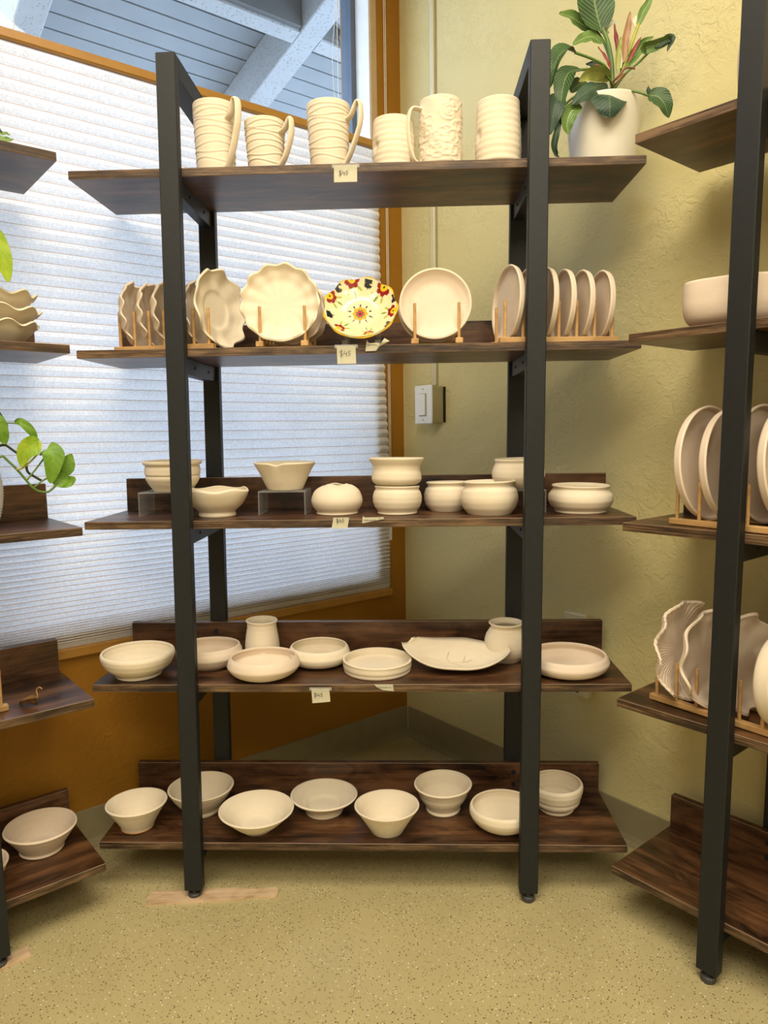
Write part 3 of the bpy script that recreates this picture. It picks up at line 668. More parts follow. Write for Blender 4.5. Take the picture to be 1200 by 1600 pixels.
# painted plate: pigment laid per vertex
def paint(px, py, edge):
    """px, py in the plate's own face, unit radius, y up"""
    CR, BK, RED, YE, GR_, OL, AM = (.74, .66, .40), (.02, .022, .03), (.26, .012, .018), (.78, .50, .02), (.16, .25, .03), (.33, .38, .04), (.55, .26, .02)
    col = CR
    X = px*505; Y = -py*455
    def el(cx, cy, a, b_, an=0):
        dx, dy = X-cx, Y-cy; c_, s_ = cos(an), sin(an)
        return ((dx*c_+dy*s_)/a)**2+((-dx*s_+dy*c_)/b_)**2
    dx, dy = X-10, Y-20; r = math.hypot(dx, dy); a = math.atan2(dy, dx)
    if r < 130:
        if r < 88+20*abs(cos(4*a)): col = AM if (int(r/11)+int(a*6)) % 3 else YE
        if r < 62 and abs(sin(4*a)) > .45: col = (.10, .11, .03)
        if r < 42: col = (.42, .02, .05)
        if r < 17: col = BK
    for k in range(10):
        an = 2*pi*k/10+.3
        if el(10+145*cos(an), 20+125*sin(an), 20, 11, an) < 1: col = BK
    for cx, cy, s_ in ((130, -430, 1), (-325, -300, 1), (425, -180, .85), (-450, 55, .8), (290, 290, .8), (-120, 380, .7)):
        L = math.hypot(cx, cy); ux, uy = -cx/L, -cy/L; an0 = math.atan2(uy, ux)
        for j, da in enumerate((-.55, 0, .55)):
            an = an0+da; q = 150*s_+20*(j == 1)
            if el(cx+cos(an)*q, cy+sin(an)*q, 46*s_, 14*s_, an) < 1: col = GR_ if j % 2 else OL
        if abs((X-cx)*uy-(Y-cy)*ux) < 4 and 70*s_ < (X-cx)*ux+(Y-cy)*uy < 140*s_: col = GR_
        for da in (-1.25, -.45, .45, 1.25):
            an = an0+da
            if el(cx+cos(an)*74*s_, cy+sin(an)*74*s_, 38*s_, 35*s_, an) < 1: col = RED
        if el(cx, cy, 56*s_, 52*s_) < 1: col = YE
        if el(cx+ux*6, cy+uy*6, 15*s_, 14*s_) < 1: col = BK
    for cx, cy, ln in ((-100, -370, 75), (310, -310, 80), (-430, -120, 65), (410, 75, 55), (-345, 250, 45)):
        L = math.hypot(cx, cy); ux, uy = -cx/L, -cy/L
        al = (X-cx)*ux+(Y-cy)*uy; ac = (X-cx)*uy-(Y-cy)*ux
        reach = ln*(1-.5*abs(ac)/60)*(.75+.35*sin(ac*.31)*cos(ac*.13))
        if abs(ac) < 55 and -45 < al < reach and (sin(ac*.62+al*.02) > -.25 or al < -5): col = BK if al < 25 or sin(ac*.62) > .2 else (.06, .065, .06)
    if edge > .966: col = (.72, .46, .01)
    return col
R = .080
prof = shell([(R*.45, 0), (R*.55, .003), (R*.78, .011), (R*.9, .017), (R*.97, .021), (R, .0225)], .005, .006, 12)
mod = wavemod(9, .0028, .35, .030, 5, R, .4)
bm = revolve([(r, z) for r, z in prof[:-2]]+[(r_*R*.01, .0062) for r_ in range(30, 0, -1)]+[(0, .0062)], 240, mod)
bm.verts.ensure_lookup_table()
me = bpy.data.meshes.new('painted_plate'); bm.normal_update(); bm.to_mesh(me)
cols = []
nv = [v.normal.copy() for v in bm.verts]
for v, nn in zip(bm.verts, nv):
    p_ = v.co; ed = math.hypot(p_.x, p_.y)/R
    cols.append(paint(-p_.x/R, p_.y/R, ed) if nn.z > -.2 or ed > .97 else (.74, .66, .40))
bm.free()
ca = me.color_attributes.new('paint', 'FLOAT_COLOR', 'POINT')
for i, c_ in enumerate(cols): ca.data[i].color = (*c_, 1)
M_PAINT, nt, b = mat('glazed_painted_ceramic'); at_ = N(nt, 'ShaderNodeVertexColor', layer_name='paint'); nt.links.new(at_.outputs[0], b.inputs['Base Color'])
b.inputs['Roughness'].default_value = .12; b.inputs['Coat Weight'].default_value = .3
pp = obj('painted_plate', me, M_PAINT, None, True)
n_ = Vector((.0, -cos(RAD(29)), sin(RAD(29)))); q_ = n_.to_track_quat('Z', 'Y'); pp.rotation_euler = q_.to_euler(); pp.location = (.0205, .085, z2+.0705)
tag(pp, 'glazed cream plate painted with red and yellow flowers, yellow scalloped rim', 'plate')
st = thing('plate_stand', 'small clear plastic stand under the painted flower plate', 'plate stand', (.0215, .08, z2))
for x in (-.035, .035):
    obj('foot', box(x-.006, x+.006, -.028, .05, 0, .003), M_ACRYLIC, st); obj('lip', box(x-.006, x+.006, -.028, -.024, .0032, .012), M_ACRYLIC, st)
    obj('prop', box(x-.006, x+.006, 0, .003, 0, .05, lambda v: Vector((v.x, v.y+.030+(v.z)*.42, v.z+.0033))), M_ACRYLIC, st)

# ------------------------------------------------------------------ right unit pottery
pc = LC(-.440, .125, z2)
def squarish(r, z, a, t):
    q = r*(1+.030*cos(4*a+.4)+.01*sin(3*a)); return q*cos(a), q*sin(a)*.96, z*(1+.02*cos(2*a+1))
pot('large_bowl', 'large plain white bowl on second shelf of the right unit', 'bowl', pc, [(.055, 0), (.066, .002), (.083, .014), (.090, .035), (.0905, .062), (.0895, .080), (.0885, .083)], .005, mod=squarish, m=M_CLAY2, group='pottery on the right unit', n=6)
pot('pale_vase', 'pale pink rounded vase behind the right unit post, top shelf', 'vase', LC(-.388, .13, z1), [(.045, 0), (.05, .003), (.062, .04), (.0655, .09), (.060, .14), (.045, .175), (.040, .19)], .005, m=M_CLAY2, group='pottery on the right unit')
g3 = LC(-.507, .066, ZS[3]+.0004)
rack('bamboo rack on the middle shelf of the right unit, holding deep round plates', g3, aC+RAD(-6), 6, .047, .12, .085)
for i, (x, y, R, lb) in enumerate(((-.482, .128, .112, 'deep round plate, leftmost in the rack on the right unit'), (-.437, .132, .110, 'deep round plate, second in the rack, partly behind the post'), (-.388, .145, .112, 'brownish round plate behind the right unit post'), (-.338, .143, .112, 'deep round plate at the right picture edge, middle shelf'))):
    c_ = LC(x, y, ZS[3]); n_ = Matrix.Rotation(aC, 3, 'Z') @ ndir(-4, 4)
    plate('deep_plate', lb, 'plate', (c_.x-.008, c_.y, ZS[3]+R+.0045), n_, steep(R, .019), None, M_CLAY2, 0, 'deep plates on the right unit')
g4 = LC(-.540, .076, ZS[4]+.0004)
rack('bamboo rack on the fourth shelf of the right unit, holding ruffled plates', g4, aC+RAD(-4), 7, .043, .10, .088)
def ruffle(n, R, amp, ph, comb=False):
    def f(r, z, a, t):
        w_ = (r/R)**4; c = cos(n*a+ph+.5*sin(a)+.3*sin(3*a)); q = r*(1+.03*c*w_)
        return q*cos(a), q*sin(a), z+amp*c*w_+(.0007*sin(60*a) if comb and r > .3*R else 0)
    return f
for i, (x, y, R, nn, am, lb) in enumerate(((-.512, .118, .103, 9, .010, 'ruffled plate with combed texture, leftmost in the right unit rack'), (-.462, .118, .098, 8, .009, 'ruffled plate with smooth face, second in the right unit rack'), (-.398, .134, .098, 8, .008, 'ruffled plate behind the right unit post on the fourth shelf'))):
    c_ = LC(x, y, ZS[4]); n_ = Matrix.Rotation(aC, 3, 'Z') @ ndir(-6, 5)
    plate('ruffled_plate', lb, 'plate', (c_.x-.010, c_.y, ZS[4]+R+.0045), n_, plate_prof(R*.98, .024, .0055, .5), ruffle(nn, R, am, i*1.3+.5, i == 0), M_CLAY2, .5+i, 'ruffled plates on the right unit', 360 if i == 0 else 120)
c_ = LC(-.318, .112, ZS[4]); plate('deep_plate', 'pale round dish at the right picture edge, fourth shelf', 'plate', (c_.x-.012, c_.y, ZS[4]+.094), Matrix.Rotation(aC, 3, 'Z') @ ndir(-4, 4), steep(.088, .032, .006), None, M_CLAY, 0, 'deep plates on the right unit')

# ------------------------------------------------------------------ left unit pottery
GB = 'stack of ruffled bowls on the left unit'
for i, (z, R, ph, lb) in enumerate(((0, .080, .2, 'ruffled bowl at the bottom of the stack at left picture edge'), (.028, .086, 1.4, 'ruffled bowl in the middle of the stack at left picture edge'), (.060, .079, 2.3, 'ruffled bowl on top of the stack at left picture edge'))):
    def f(r, z_, a, t, R=R, ph=ph):
        w_ = (r/R)**3; c = cos(8*a+ph+.4*sin(2*a)); q = r*(1+.035*c*w_)
        return q*cos(a), q*sin(a), z_+.0055*c*w_
    pot('ruffled_bowl', lb, 'bowl', LB(.490, .13, z2+z), [(.036, 0), (.040, .002), (.052, .012), (.064, .024), (R*.9, .034), (R, .040)], .005, mod=f, seg=128, group=GB)
pot('bowl', 'flared bowl at right end of the lowest shelf, left unit', 'bowl', (-.718, -.003, z5), [(.045, 0), (.047, .003), (.045, .007), (.055, .022), (.067, .040), (.075, .052), (.077, .054)], m=M_CLAY2, group='bowls on the left unit')
pot('bowl', 'bowl just peeping in at the left picture edge, lowest shelf', 'bowl', LB(.357, .105, z5), [(.038, 0), (.040, .003), (.055, .022), (.066, .045), (.070, .054)], m=M_CLAY2, group='bowls on the left unit')
g = LB(.428, .082, ZS[4]+.0004)
rack('end of a bamboo plate rack on the fourth shelf of the left unit', LB(.2205, .082, ZS[4]+.0004), aB, 6, .0425, .085, .085)
# dried curled leaf
dl = thing('dried_leaf', 'small dried curled brown leaf lying on the fourth shelf, left unit', 'dried leaf', LB(.487, .070, ZS[4]+.0004)); dl.scale = (1.25, 1.25, 1.25)
M_DRY = simple('dry_brown_leaf', (.34, .19, .07), .7)
bm = bmesh.new(); G_ = []
for i in range(9):
    s = i/8; wd = .010*sin(pi*min(1, s*1.02))**.8+.0005
    G_.append([bm.verts.new((-.020+.030*s, wd*t, .0015+.006*abs(t)**1.5*(1+s)+.004*sin(s*3))) for t in (-1, -.5, 0, .5, 1)])
for A, B in zip(G_, G_[1:]):
    for k in range(4): bm.faces.new((A[k], A[k+1], B[k+1], B[k]))
bmesh.ops.solidify(bm, geom=bm.faces[:], thickness=.0008); obj('blade', bm, M_DRY, dl, True)
obj('leaf_stem', tube(bmesh.new(), spline([(.004, 0, .004), (.010, .002, .016), (.008, .004, .026), (.014, .003, .031), (.018, .003, .028)]), .0011, 6), M_DRY, dl)

# ------------------------------------------------------------------ price tags and torn notes
def strokes(L, wd=.0005, y=-.0004):
    bm = bmesh.new()
    for pts in L:
        q = [Vector((x, y, z)) for x, z in pts]
        for a, b_ in zip(q, q[1:]):
            d = (b_-a); L_ = d.length or 1e-6; nrm = Vector((-d.z, 0, d.x))/L_*wd; e = d/L_*wd*.5
            bm.faces.new([bm.verts.new(v) for v in (a-e-nrm, b_+e-nrm, b_+e+nrm, a-e+nrm)])
    return bm
def price(x, zt, wd, ht, sh_, txo, tsc, label, fy, tape=True, cut=0):
    t = thing('price_tag', label, 'price tag', (x, fy, zt), 0, 'handwritten price tags')
    bm = bmesh.new(); n = 5; rows_ = []
    for j in range(n+1):
        v = j/n
        rows_.append([bm.verts.new((u*wd+sh_*v, -.0012-.0035*v*v-.0006*sin(u*3), -ht*v*(1+cut*(u-.5)))) for u in (0, .33, .66, 1)])
    for A, B in zip(rows_, rows_[1:]):
        for k in range(3): bm.faces.new((A[k], B[k], B[k+1], A[k+1]))
    bmesh.ops.solidify(bm, geom=bm.faces[:], thickness=.0003); obj('paper', bm, M_PAPER, t)
    s = tsc; dollar = [(.62, .95), (.35, 1.0), (.12, .82), (.2, .62), (.55, .5), (.7, .3), (.5, .08), (.1, .1)]
    T = [[(a*s, b_*s) for a, b_ in dollar], [(.42*s, 1.25*s), (.36*s, -.3*s)],
         [(1.08*s, 1.02*s), (.90*s, .42*s), (1.55*s, .44*s)], [(1.42*s, .74*s), (1.38*s, -.02*s)],
         [(2.3*s, .98*s), (1.88*s, .95*s), (1.82*s, .6*s), (2.1*s, .62*s), (2.2*s, .35*s), (2.05*s, .1*s), (1.75*s, .08*s)]]
    T = [[(txo[0]+a, txo[1]+b_) for a, b_ in l] for l in T]
    o = obj('ink_writing', strokes(T, .00042), M_INK, t); o.location = (0, -.0048, 0); o['kind'] = 'stuff'
    if tape: obj('tape', box(-.004, wd+.005, -.0006, -.0002, -.004, .003), M_TAPE, t)
def fy(n): return SY0+.0116*ZS[n]-.0002
price(-.0279, 1.5985, .0480, .034, -.0, (.010, -.020), .0085, 'square cream price tag on the top shelf edge reading $45', fy(1))
price(-.0295, 1.2318, .0400, .0375, .0012, (.006, -.021), .0105, 'square cream price tag on the second shelf edge reading $45', fy(2))
price(-.0440, .8668, .0345, .0235, -.004, (.006, -.0105), .0078, 'cream price tag on the middle shelf edge reading $45', fy(3), False)
price(-.1010, .4850, .0400, .0300, .0022, (.006, -.017), .0083, 'small cream price tag on the fourth shelf edge reading $45', fy(4), cut=-.12)
def note(x, zt, outline, curl, label, f, sx, sz, n=9, wsc=.0022):
    t = thing('torn_note', label, 'paper note', (x, f, zt), 0, 'torn handwritten notes')
    bm = bmesh.new(); V = [bm.verts.new((a, -.0012-max(0, -b_)*.08, b_)) for a, b_ in outline]; bm.faces.new(V)
    bmesh.ops.solidify(bm, geom=bm.faces[:], thickness=.0003); obj('paper', bm, M_PAPER, t)
    if curl:
        bm = bmesh.new(); V = [bm.verts.new(c_) for c_ in curl]; bm.faces.new(V); bmesh.ops.solidify(bm, geom=bm.faces[:], thickness=.0003); obj('curled_corner', bm, M_PAPER, t)
    rr = random.Random(int(x*1e4)); L = []
    for i in range(n):
        x0 = sx+i*wsc*1.25; L.append([(x0, sz+rr.uniform(-.2, .6)*wsc), (x0+.5*wsc, sz+rr.uniform(.3, 1.1)*wsc), (x0+.7*wsc, sz-rr.uniform(0, .3)*wsc), (x0+1.1*wsc, sz+rr.uniform(.1, .6)*wsc)])
    o = obj('ink_writing', strokes(L, .00028), M_INK, t); o.location = (0, -.0028, 0); o['kind'] = 'stuff'
note(.0315, 1.2385, [(0, -.0185), (.0225, -.018), (.034, -.004), (.026, -.001), (.008, -.0015), (.003, .005)], [(.020, -.003, -.016), (.034, -.009, -.002), (.041, -.012, .007), (.052, -.010, .001), (.036, -.004, -.006)], 'torn cream paper note with curled corner under the painted plate', fy(2), .005, -.006, 8, .0020)
note(.0185, .8672, [(0, -.0135), (.047, -.0045), (.047, .0), (.006, -.0005), (.0015, .003)], None, 'torn pointed paper note on the middle shelf edge', fy(3), .004, -.0075, 9, .0024)
note(.0385, .4950, [(.0, .0), (.008, -.0075), (.020, -.013), (.044, -.0155), (.042, .0)], None, 'torn curved paper note on the fourth shelf edge', fy(4), .009, -.0075, 9, .0026)

# ------------------------------------------------------------------ sticks on the floor
def stick(name, label, loc, rotz, L, outline, th=.0058):
    bm = bmesh.new(); A = [bm.verts.new((x, y, .0002)) for x, y in outline]; B = [bm.verts.new((x, y, th)) for x, y in outline]
    bm.faces.new(A[::-1]); top = bm.faces.new(B)
    for i in range(len(A)): j = (i+1) % len(A); bm.faces.new((A[i], A[j], B[j], B[i]))
    bmesh.ops.bevel(bm, geom=[e for e in top.edges], offset=.0015, segments=2, affect='EDGES')
    o = obj(name, bm, M_STICK); o.location = loc; o.rotation_euler = (0, 0, rotz); return tag(o, label, 'wooden stick')
up_ = [(-.146, .010), (-.140, .019), (-.125, .022), (.05, .021), (.075, .016), (.09, .012), (.115, .014), (.138, .018), (.147, .014), (.150, .0)]
ol = sm2([(a, b_) for a, b_ in up_], 3)
outl = ol+[(a, -b_) for a, b_ in ol[::-1]]
outl = [outl[0]]+[p_ for i, p_ in enumerate(outl[1:], 1) if (Vector(p_)-Vector(outl[i-1])).length > 1e-4]
st1 = stick('wooden_paddle', 'pale wooden paddle lying on the floor under the middle unit left foot', (-.338, .014, 0), RAD(5), .3, outl[::-1] if False else outl, .0055)
st2 = stick('wooden_paddle', 'end of a pale wooden strip under the left unit foot', LB(.378+.012-.075, .010, 0), aB+RAD(4), .2, [(-.1, -.018), (.118, -.018), (.122, .014), (.118, .018), (-.1, .018)], .0055)

# ------------------------------------------------------------------ plants
def leaf_mat(name, dark, mid, vein, stripes, strength):
    m, nt, b = mat(name); tc = N(nt, 'ShaderNodeUVMap'); sep = N(nt, 'ShaderNodeSeparateXYZ'); nt.links.new(tc.outputs[0], sep.inputs[0])
    u = mth(nt, 'ABSOLUTE', mth(nt, 'SUBTRACT', sep.outputs[0], .5)); v = sep.outputs[1]
    nz = noisen(nt, coords(nt), 25, 3)
    ph = mth(nt, 'ADD', mth(nt, 'SUBTRACT', mth(nt, 'MULTIPLY', v, stripes), mth(nt, 'MULTIPLY', u, stripes*.55)), mth(nt, 'MULTIPLY', nz, .9))
    st_ = mth(nt, 'POWER', mth(nt, 'ABSOLUTE', mth(nt, 'SINE', mth(nt, 'MULTIPLY', ph, pi))), 14)
    mr = mth(nt, 'LESS_THAN', u, .022)
    f = mth(nt, 'MULTIPLY', mth(nt, 'MAXIMUM', mth(nt, 'MULTIPLY', st_, .75), mr), strength)
    r = ramp(nt, ((.35, dark), (.65, mid))); nt.links.new(nz, r.inputs[0])
    c_ = mixc(nt, f, r.outputs[0], vein); nt.links.new(c_, b.inputs['Base Color'])
    b.inputs['Roughness'].default_value = .5; b.inputs['Specular IOR Level'].default_value = .35
    return m
LM = {'dark': leaf_mat('birkin_dark', (.012, .045, .012), (.03, .085, .02), (.36, .44, .18), 13, .45), 'green': leaf_mat('birkin_green', (.05, .13, .02), (.11, .22, .035), (.55, .62, .3), 13, .6),
      'grey': leaf_mat('birkin_grey', (.015, .04, .022), (.04, .08, .045), (.2, .28, .15), 11, .25), 'pale': leaf_mat('leaf_pale', (.24, .28, .06), (.36, .38, .11), (.5, .5, .22), 9, .3),
      'lime': leaf_mat('pothos_lime', (.20, .34, .015), (.34, .46, .03), (.5, .58, .1), 6, .25), 'poth': leaf_mat('pothos_green', (.09, .21, .015), (.17, .32, .03), (.30, .42, .08), 6, .25),
      'white': leaf_mat('leaf_white', (.62, .62, .48), (.72, .72, .56), (.8, .8, .7), 5, .3), 'tan': leaf_mat('sheath_tan', (.36, .20, .11), (.46, .28, .16), (.5, .3, .2), 3, .1),
      'red': leaf_mat('sheath_red', (.18, .03, .03), (.32, .07, .06), (.4, .1, .1), 3, .1), 'yel': leaf_mat('stalk_yellow', (.36, .42, .04), (.5, .52, .08), (.6, .6, .2), 3, .1)}
M_STALK = simple('green_stalk', (.10, .19, .03), .45); M_STALKD = simple('dark_vine', (.035, .05, .015), .6); M_STALKY = simple('yellow_stalk', (.42, .42, .05), .5); M_STALKR = simple('brown_sheath', (.20, .07, .04), .6)
def leaf(parent, pts, wd, m, facing=Vector((0, -1, 0)), cup=.25, heart=False, tw=0, name='leaf'):
    q = spline(pts, 7); n = len(q)-1; bm = bmesh.new(); uvl = bm.loops.layers.uv.new('UVMap'); G = []; NV = 8; uv = {}
    for i, p_ in enumerate(q):
        s = i/n; t = (q[min(i+1, n)]-q[max(i-1, 0)]).normalized(); f = facing.copy()
        if tw: f = Matrix.Rotation(tw*s, 3, t) @ f
        side = t.cross(f); side = side.normalized() if side.length > .05 else Vector((1, 0, 0)); nr = side.cross(t)
        w_ = wd/2*(max(0, sin(pi*min(1, s**(.62 if heart else .8)*.985+.012)))**(.62 if heart else .85))+.0003
        row = []
        for j in range(NV+1):
            k = -1+2*j/NV; v = bm.verts.new(p_+side*w_*k+nr*(cup*w_*abs(k)**1.5+.0012*sin(s*19+j)*abs(k)) - (t*w_*.35*abs(k)**2*(1-s) if heart else Vector()))
            uv[v] = (j/NV, s); row.append(v)
        G.append(row)
    for A, B in zip(G, G[1:]):
        for k in range(NV):
            f = bm.faces.new((A[k], A[k+1], B[k+1], B[k]))
            for l in f.loops: l[uvl].uv = uv[l.vert]
    return obj(name, bm, m, parent, True)
# potted birkin on the top shelf
PB = Vector((.5525, .155, z1))
pl = thing('potted_plant', 'philodendron with cream veined leaves in a white tapered pot', 'potted plant', PB, 0)
obj('pot', revolve(shell([(.058, 0), (.0645, .003), (.0670, .012), (.0735, .06), (.0795, .115), (.0825, .141)], .004, .006, 5), 80), simple('satin_white_pot', (.74, .70, .58), .28, 0, .5, .02), pl, True)
obj('soil', revolve([(0, .124), (.04, .123), (.0745, .122), (.0745, .126), (.04, .130), (0, .129)], 40), simple('dark_soil', (.03, .018, .01), .95), pl)
EYE = Vector((.1242, -1.5231, 1.0485))
def c5(x, y, dy=0):
    q = Vector((.5535+(860+x/6-948)*.001376, .14, z1+(269.6-y/6)*.001316))
    return EYE+(q-EYE)*((.155+dy-EYE.y)/(.14-EYE.y))-PB
def stalk(pts, rad, m, nm='stalk'): obj(nm, tube(bmesh.new(), spline([c5(*p_) for p_ in pts], 6), rad, 8), m, pl, True)
F = Vector((0, -1, .15)).normalized()
stalk([(585, 840, 0), (570, 600, 0), (530, 400, 0), (465, 250, .005)], .0046, M_STALK)
stalk([(575, 830, .01), (560, 600, .01), (500, 420, .012), (430, 310, .015)], .0032, M_STALK)
stalk([(575, 800, .0), (520, 640, -.01), (400, 560, -.02), (225, 490, -.03)], .0027, M_STALK)
stalk([(590, 850, -.01), (560, 760, -.03), (450, 660, -.04), (275, 650, -.05)], .0027, M_STALK)
stalk([(600, 840, 0), (700, 700, -.005), (820, 600, -.01), (920, 500, -.02)], .0026, M_STALK)
stalk([(600, 860, -.02), (660, 850, -.06), (800, 870, -.075), (920, 912, -.08)], .0024, M_STALK)
stalk([(620, 800, 0), (680, 640, 0), (750, 430, 0), (810, 250, 0)], .0032, M_STALKY)
stalk([(580, 850, -.01), (400, 820, -.05), (230, 900, -.065), (110, 1000, -.07)], .0024, M_STALK)
stalk([(580, 860, -.01), (400, 860, -.06), (200, 980, -.08), (120, 1040, -.085)], .002, M_STALK)
for pts in ([(560, 790, -.005), (640, 720, -.02), (700, 650, -.02), (785, 655, -.02)], [(570, 830, -.005), (620, 780, -.02), (690, 700, -.02)]): stalk(pts, .0022, M_STALKR, 'dry_sheath')
def lf(pts, wd, m, **k): leaf(pl, [c5(*p_) for p_ in pts], wd*.00141/6, LM[m], k.pop('facing', F), **k)
lf([(470, 300, 0), (420, 120, .0), (385, -60, .01), (375, -190, .03)], 335, 'dark', cup=.18)
lf([(430, 310, .015), (300, 240, .02), (180, 160, .01), (75, 130, -.01)], 130, 'green', cup=.3)
lf([(475, 415, .01), (380, 350, 0), (280, 375, -.01), (205, 420, -.02)], 105, 'green', cup=.2)
lf([(225, 490, -.03), (130, 470, -.045), (50, 580, -.055), (5, 810, -.06)], 200, 'dark', cup=.4, facing=Vector((-.6, -.75, .3)))
lf([(280, 650, -.05), (170, 680, -.07), (120, 820, -.085), (100, 1010, -.09)], 190, 'dark', cup=.3, facing=Vector((-.4, -.85, .3)))
lf([(555, 745, -.02), (470, 690, -.05), (360, 690, -.07), (265, 760, -.08)], 130, 'pale', cup=.3, facing=Vector((0, -.8, -.6)))
lf([(530, 790, -.02), (430, 810, -.07), (310, 880, -.09), (205, 975, -.095)], 150, 'grey', cup=-.25)
lf([(560, 845, -.03), (555, 900, -.085), (560, 1000, -.10), (560, 1108, -.098)], 330, 'grey', cup=-.22, heart=True)
lf([(915, 912, -.08), (1000, 920, -.09), (1070, 1000, -.095), (1108, 1125, -.09)], 170, 'dark', cup=.25)
lf([(925, 915, -.078), (915, 870, -.08), (912, 825, -.08)], 40, 'grey')
lf([(920, 505, -.02), (870, 470, -.03), (960, 450, -.035), (1080, 400, -.035), (1145, 385, -.035)], 95, 'green', cup=.5, facing=Vector((0, -.8, -.5)))
lf([(960, 470, -.034), (1060, 410, -.036), (1120, 390, -.036), (1075, 510, -.036)], 70, 'grey', cup=.4)
lf([(650, 680, .0), (760, 560, .0), (850, 440, -.0), (950, 368, -.01)], 95, 'green', cup=.5)
lf([(805, 270, 0), (840, 160, 0), (890, 70, 0), (935, -20, 0)], 75, 'green', cup=.3)
lf([(800, 275, .001), (775, 220, .001), (800, 170, .001)], 45, 'white')
lf([(540, 330, .02), (480, 290, .02), (540, 240, .02), (610, 225, .02)], 80, 'white')
lf([(680, 600, -.004), (690, 420, -.004), (715, 250, -.004), (728, 135, -.004)], 62, 'tan', cup=.6)
lf([(650, 640, -.008), (620, 470, -.008), (600, 350, -.008), (587, 240, -.008)], 40, 'red', cup=.6)
lf([(665, 420, .0), (685, 340, .0), (690, 280, 0)], 30, 'yel')
lf([(620, 700, -.012), (625, 560, -.012), (638, 450, -.012), (647, 362, -.012)], 48, 'pale', cup=.6)
lf([(655, 650, -.01), (655, 560, -.01), (650, 480, -.01)], 22, 'white')
lf([(720, 600, -.008), (780, 470, -.008), (838, 368, -.008)], 30, 'red', cup=.5)
lf([(565, 660, -.01), (520, 560, -.012), (440, 445, -.012)], 26, 'red', cup=.5)
lf([(550, 720, -.02), (490, 650, -.022), (410, 600, -.022)], 26, 'red', cup=.5)
lf([(470, 640, .02), (400, 610, .03), (330, 600, .03)], 60, 'grey')
lf([(330, 760, -.03), (250, 800, -.05), (190, 860, -.06)], 130, 'dark')
lf([(290, 985, -.075), (200, 1040, -.09), (165, 1150, -.09), (178, 1255, -.085)], 130, 'green', cup=.35)
lf([(110, 890, -.075), (60, 950, -.09), (30, 1080, -.095), (2, 1250, -.095)], 165, 'grey', cup=.3)
lf([(110, 1030, -.08), (80, 1180, -.09), (45, 1340, -.09), (60, 1430, -.085), (95, 1462, -.082)], 55, 'grey', cup=.5)
lf([(120, 1005, -.075), (70, 1010, -.08), (30, 1030, -.08)], 45, 'pale')

# pothos in a ribbed white pot on the left unit
po = thing('potted_pothos', 'trailing pothos with lime leaves in a white ribbed pot, left unit', 'potted plant', LB(.408, .150, z3), aB)
def rib(r, z, a, t): return (r+(.0012*sin(z*1050) if t < .5 else 0))*cos(a), (r+(.0012*sin(z*1050) if t < .5 else 0))*sin(a), z
obj('pot', revolve(shell([(.052, 0), (.056, .003), (.067, .03), (.0735, .07), (.071, .11), (.060, .15), (.056, .165)], .004, .006, 16), 72, rib), simple('matte_white_pot', (.72, .68, .58), .6, 0, .4, .03), po, True)
obj('soil', revolve([(0, .146), (.05, .146), (.05, .150), (0, .151)], 32), simple('dark_soil', (.03, .018, .01), .95), po)
def c4(x, y, dy=0):
    u, v = x/6.957, 600+y/6.957
    return Vector((.468+.001236*u-.00008*(v-600)-.408, .08-.150+dy, 1.155-.00127*(v-600)+.00004*u-ZS[3]))
def vine(pts, rad, m, nm='vine'): obj(nm, tube(bmesh.new(), spline([c4(*p_) for p_ in pts], 6), rad, 8), m, po, True)
vine([(-300, 650, .07), (-200, 300, .06), (-80, 120, .03), (0, 240, .01), (80, 390, 0), (112, 470, 0), (85, 545, 0)], .0028, M_STALKD)
vine([(-300, 700, .07), (-150, 690, .03), (0, 680, 0), (90, 665, 0), (170, 720, 0), (300, 840, 0), (330, 970, 0), (400, 1030, 0), (480, 1085, 0)], .0026, M_STALKD)
vine([(-300, 720, .07), (-150, 760, .0), (0, 795, -.01), (60, 785, -.01), (120, 845, -.01), (200, 930, -.01), (300, 1060, -.01), (370, 1150, -.01), (440, 1200, -.01), (530, 1215, -.01), (590, 1180, -.01), (642, 1125, -.01)], .0024, M_STALK)
vine([(315, 1060, -.01), (420, 930, -.01), (492, 835, -.01)], .0018, M_STALK, 'leaf_stalk'); vine([(385, 1150, -.01), (470, 1090, -.01), (548, 1050, -.01)], .0018, M_STALK, 'leaf_stalk')
vine([(195, 935, -.012), (250, 930, -.014), (340, 860, -.016), (430, 760, -.016), (452, 690, -.016), (430, 640, -.016)], .0018, M_STALKY, 'leaf_stalk')
vine([(50, 445, 0), (120, 428, 0), (205, 435, 0)], .0013, M_STALK, 'leaf_stalk')
def pf(pts, wd, m, **k): leaf(po, [c4(*p_) for p_ in pts], wd*.00130/6.957, LM[m], k.pop('facing', Vector((0, -1, .1))), **k)
pf([(200, 430, 0), (250, 420, -.006), (340, 510, -.01), (390, 600, -.008), (405, 800, -.004)], 92, 'poth', cup=.3)
pf([(435, 630, -.016), (350, 680, -.022), (270, 760, -.022), (245, 915, -.018)], 210, 'lime', cup=.2)
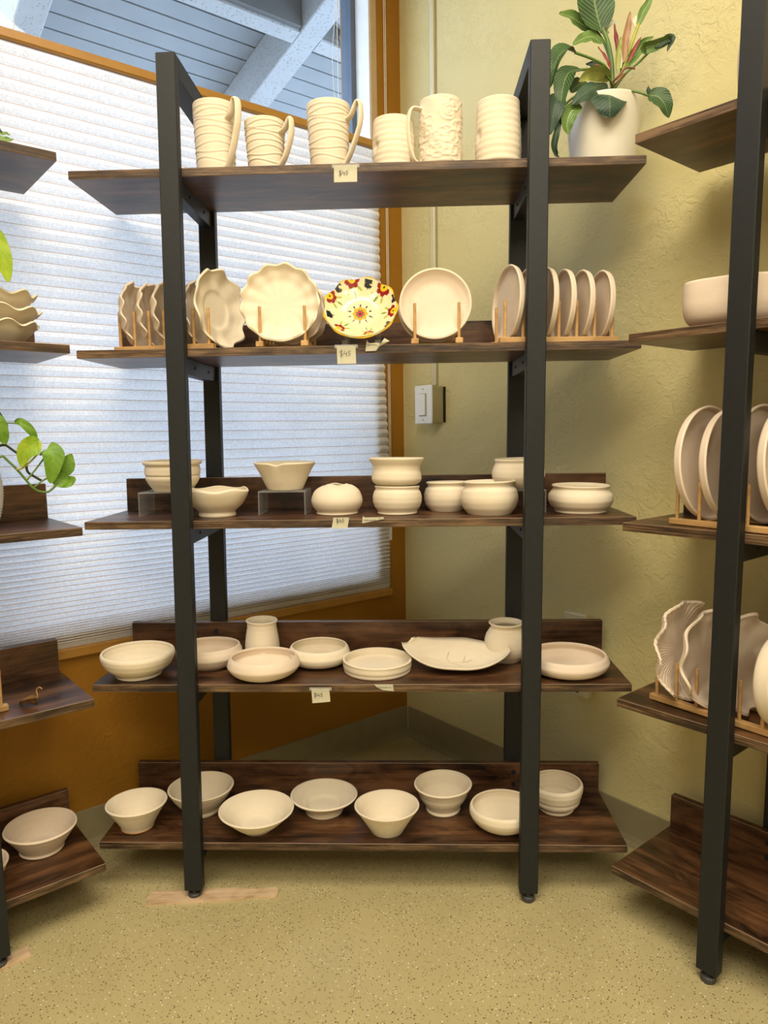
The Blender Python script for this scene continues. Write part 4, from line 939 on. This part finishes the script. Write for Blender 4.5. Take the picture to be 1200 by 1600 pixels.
pf([(520, 735, -.012), (570, 800, -.022), (565, 930, -.024), (555, 1118, -.018)], 235, 'poth', cup=.18, heart=True)
pf([(700, 1060, -.004), (740, 960, -.006), (770, 880, -.006), (808, 805, -.004)], 175, 'poth', cup=.15)
pf([(615, 1075, -.008), (700, 1100, -.012), (770, 1110, -.012), (845, 1080, -.008)], 165, 'poth', cup=.15, heart=True)
pf([(-60, 380, 0), (-10, 430, -.01), (50, 540, -.01), (95, 655, -.006)], 190, 'poth', cup=.2, heart=True)
pf([(0, 600, .02), (15, 700, .02), (10, 800, .02)], 60, 'poth')
# plant above: only a hanging leaf and a sprig come into view
tp = thing('trailing_plant', 'trailing plant on the top shelf of the left unit, only tips in view', 'plant', LB(.45, .05, z1), aB)
def ct(x, z, y=0): return Vector((x-.45, y-.05, z-z1))
leaf(tp, [ct(.455, 1.43, .035), ct(.475, 1.425, .030), ct(.492, 1.39, .028), ct(.499, 1.345, .03)], .042, LM['lime'], Vector((0, -1, .1)), .2, True)
obj('vine', tube(bmesh.new(), spline([ct(.40, 1.62, .05), ct(.41, 1.60, .012), ct(.42, 1.50, .005), ct(.44, 1.44, .02), ct(.455, 1.43, .035)]), .0018, 6), M_STALK, tp)
for a_, b_ in (((.470, 1.700, .05), (.511, 1.627, .05)), ((.470, 1.672, .05), (.499, 1.624, .05))):
    obj('wire_stem', tube(bmesh.new(), [ct(a_[0], a_[1], a_[2]), ct(b_[0], b_[1], b_[2])], .0009, 6), M_STALKD, tp)
leaf(tp, [ct(.478, 1.616, .05), ct(.495, 1.612, .045), ct(.515, 1.613, .045), ct(.530, 1.619, .05)], .014, LM['green'], Vector((0, -.9, .4)), .3)
leaf(tp, [ct(.495, 1.622, .052), ct(.512, 1.626, .052), ct(.527, 1.628, .055)], .008, LM['green'], Vector((0, -.9, .4)), .3)
obj('stem_base', tube(bmesh.new(), spline([ct(.478, 1.616, .05), ct(.44, 1.608, .05), ct(.40, 1.61, .05)]), .0018, 6), M_STALK, tp)
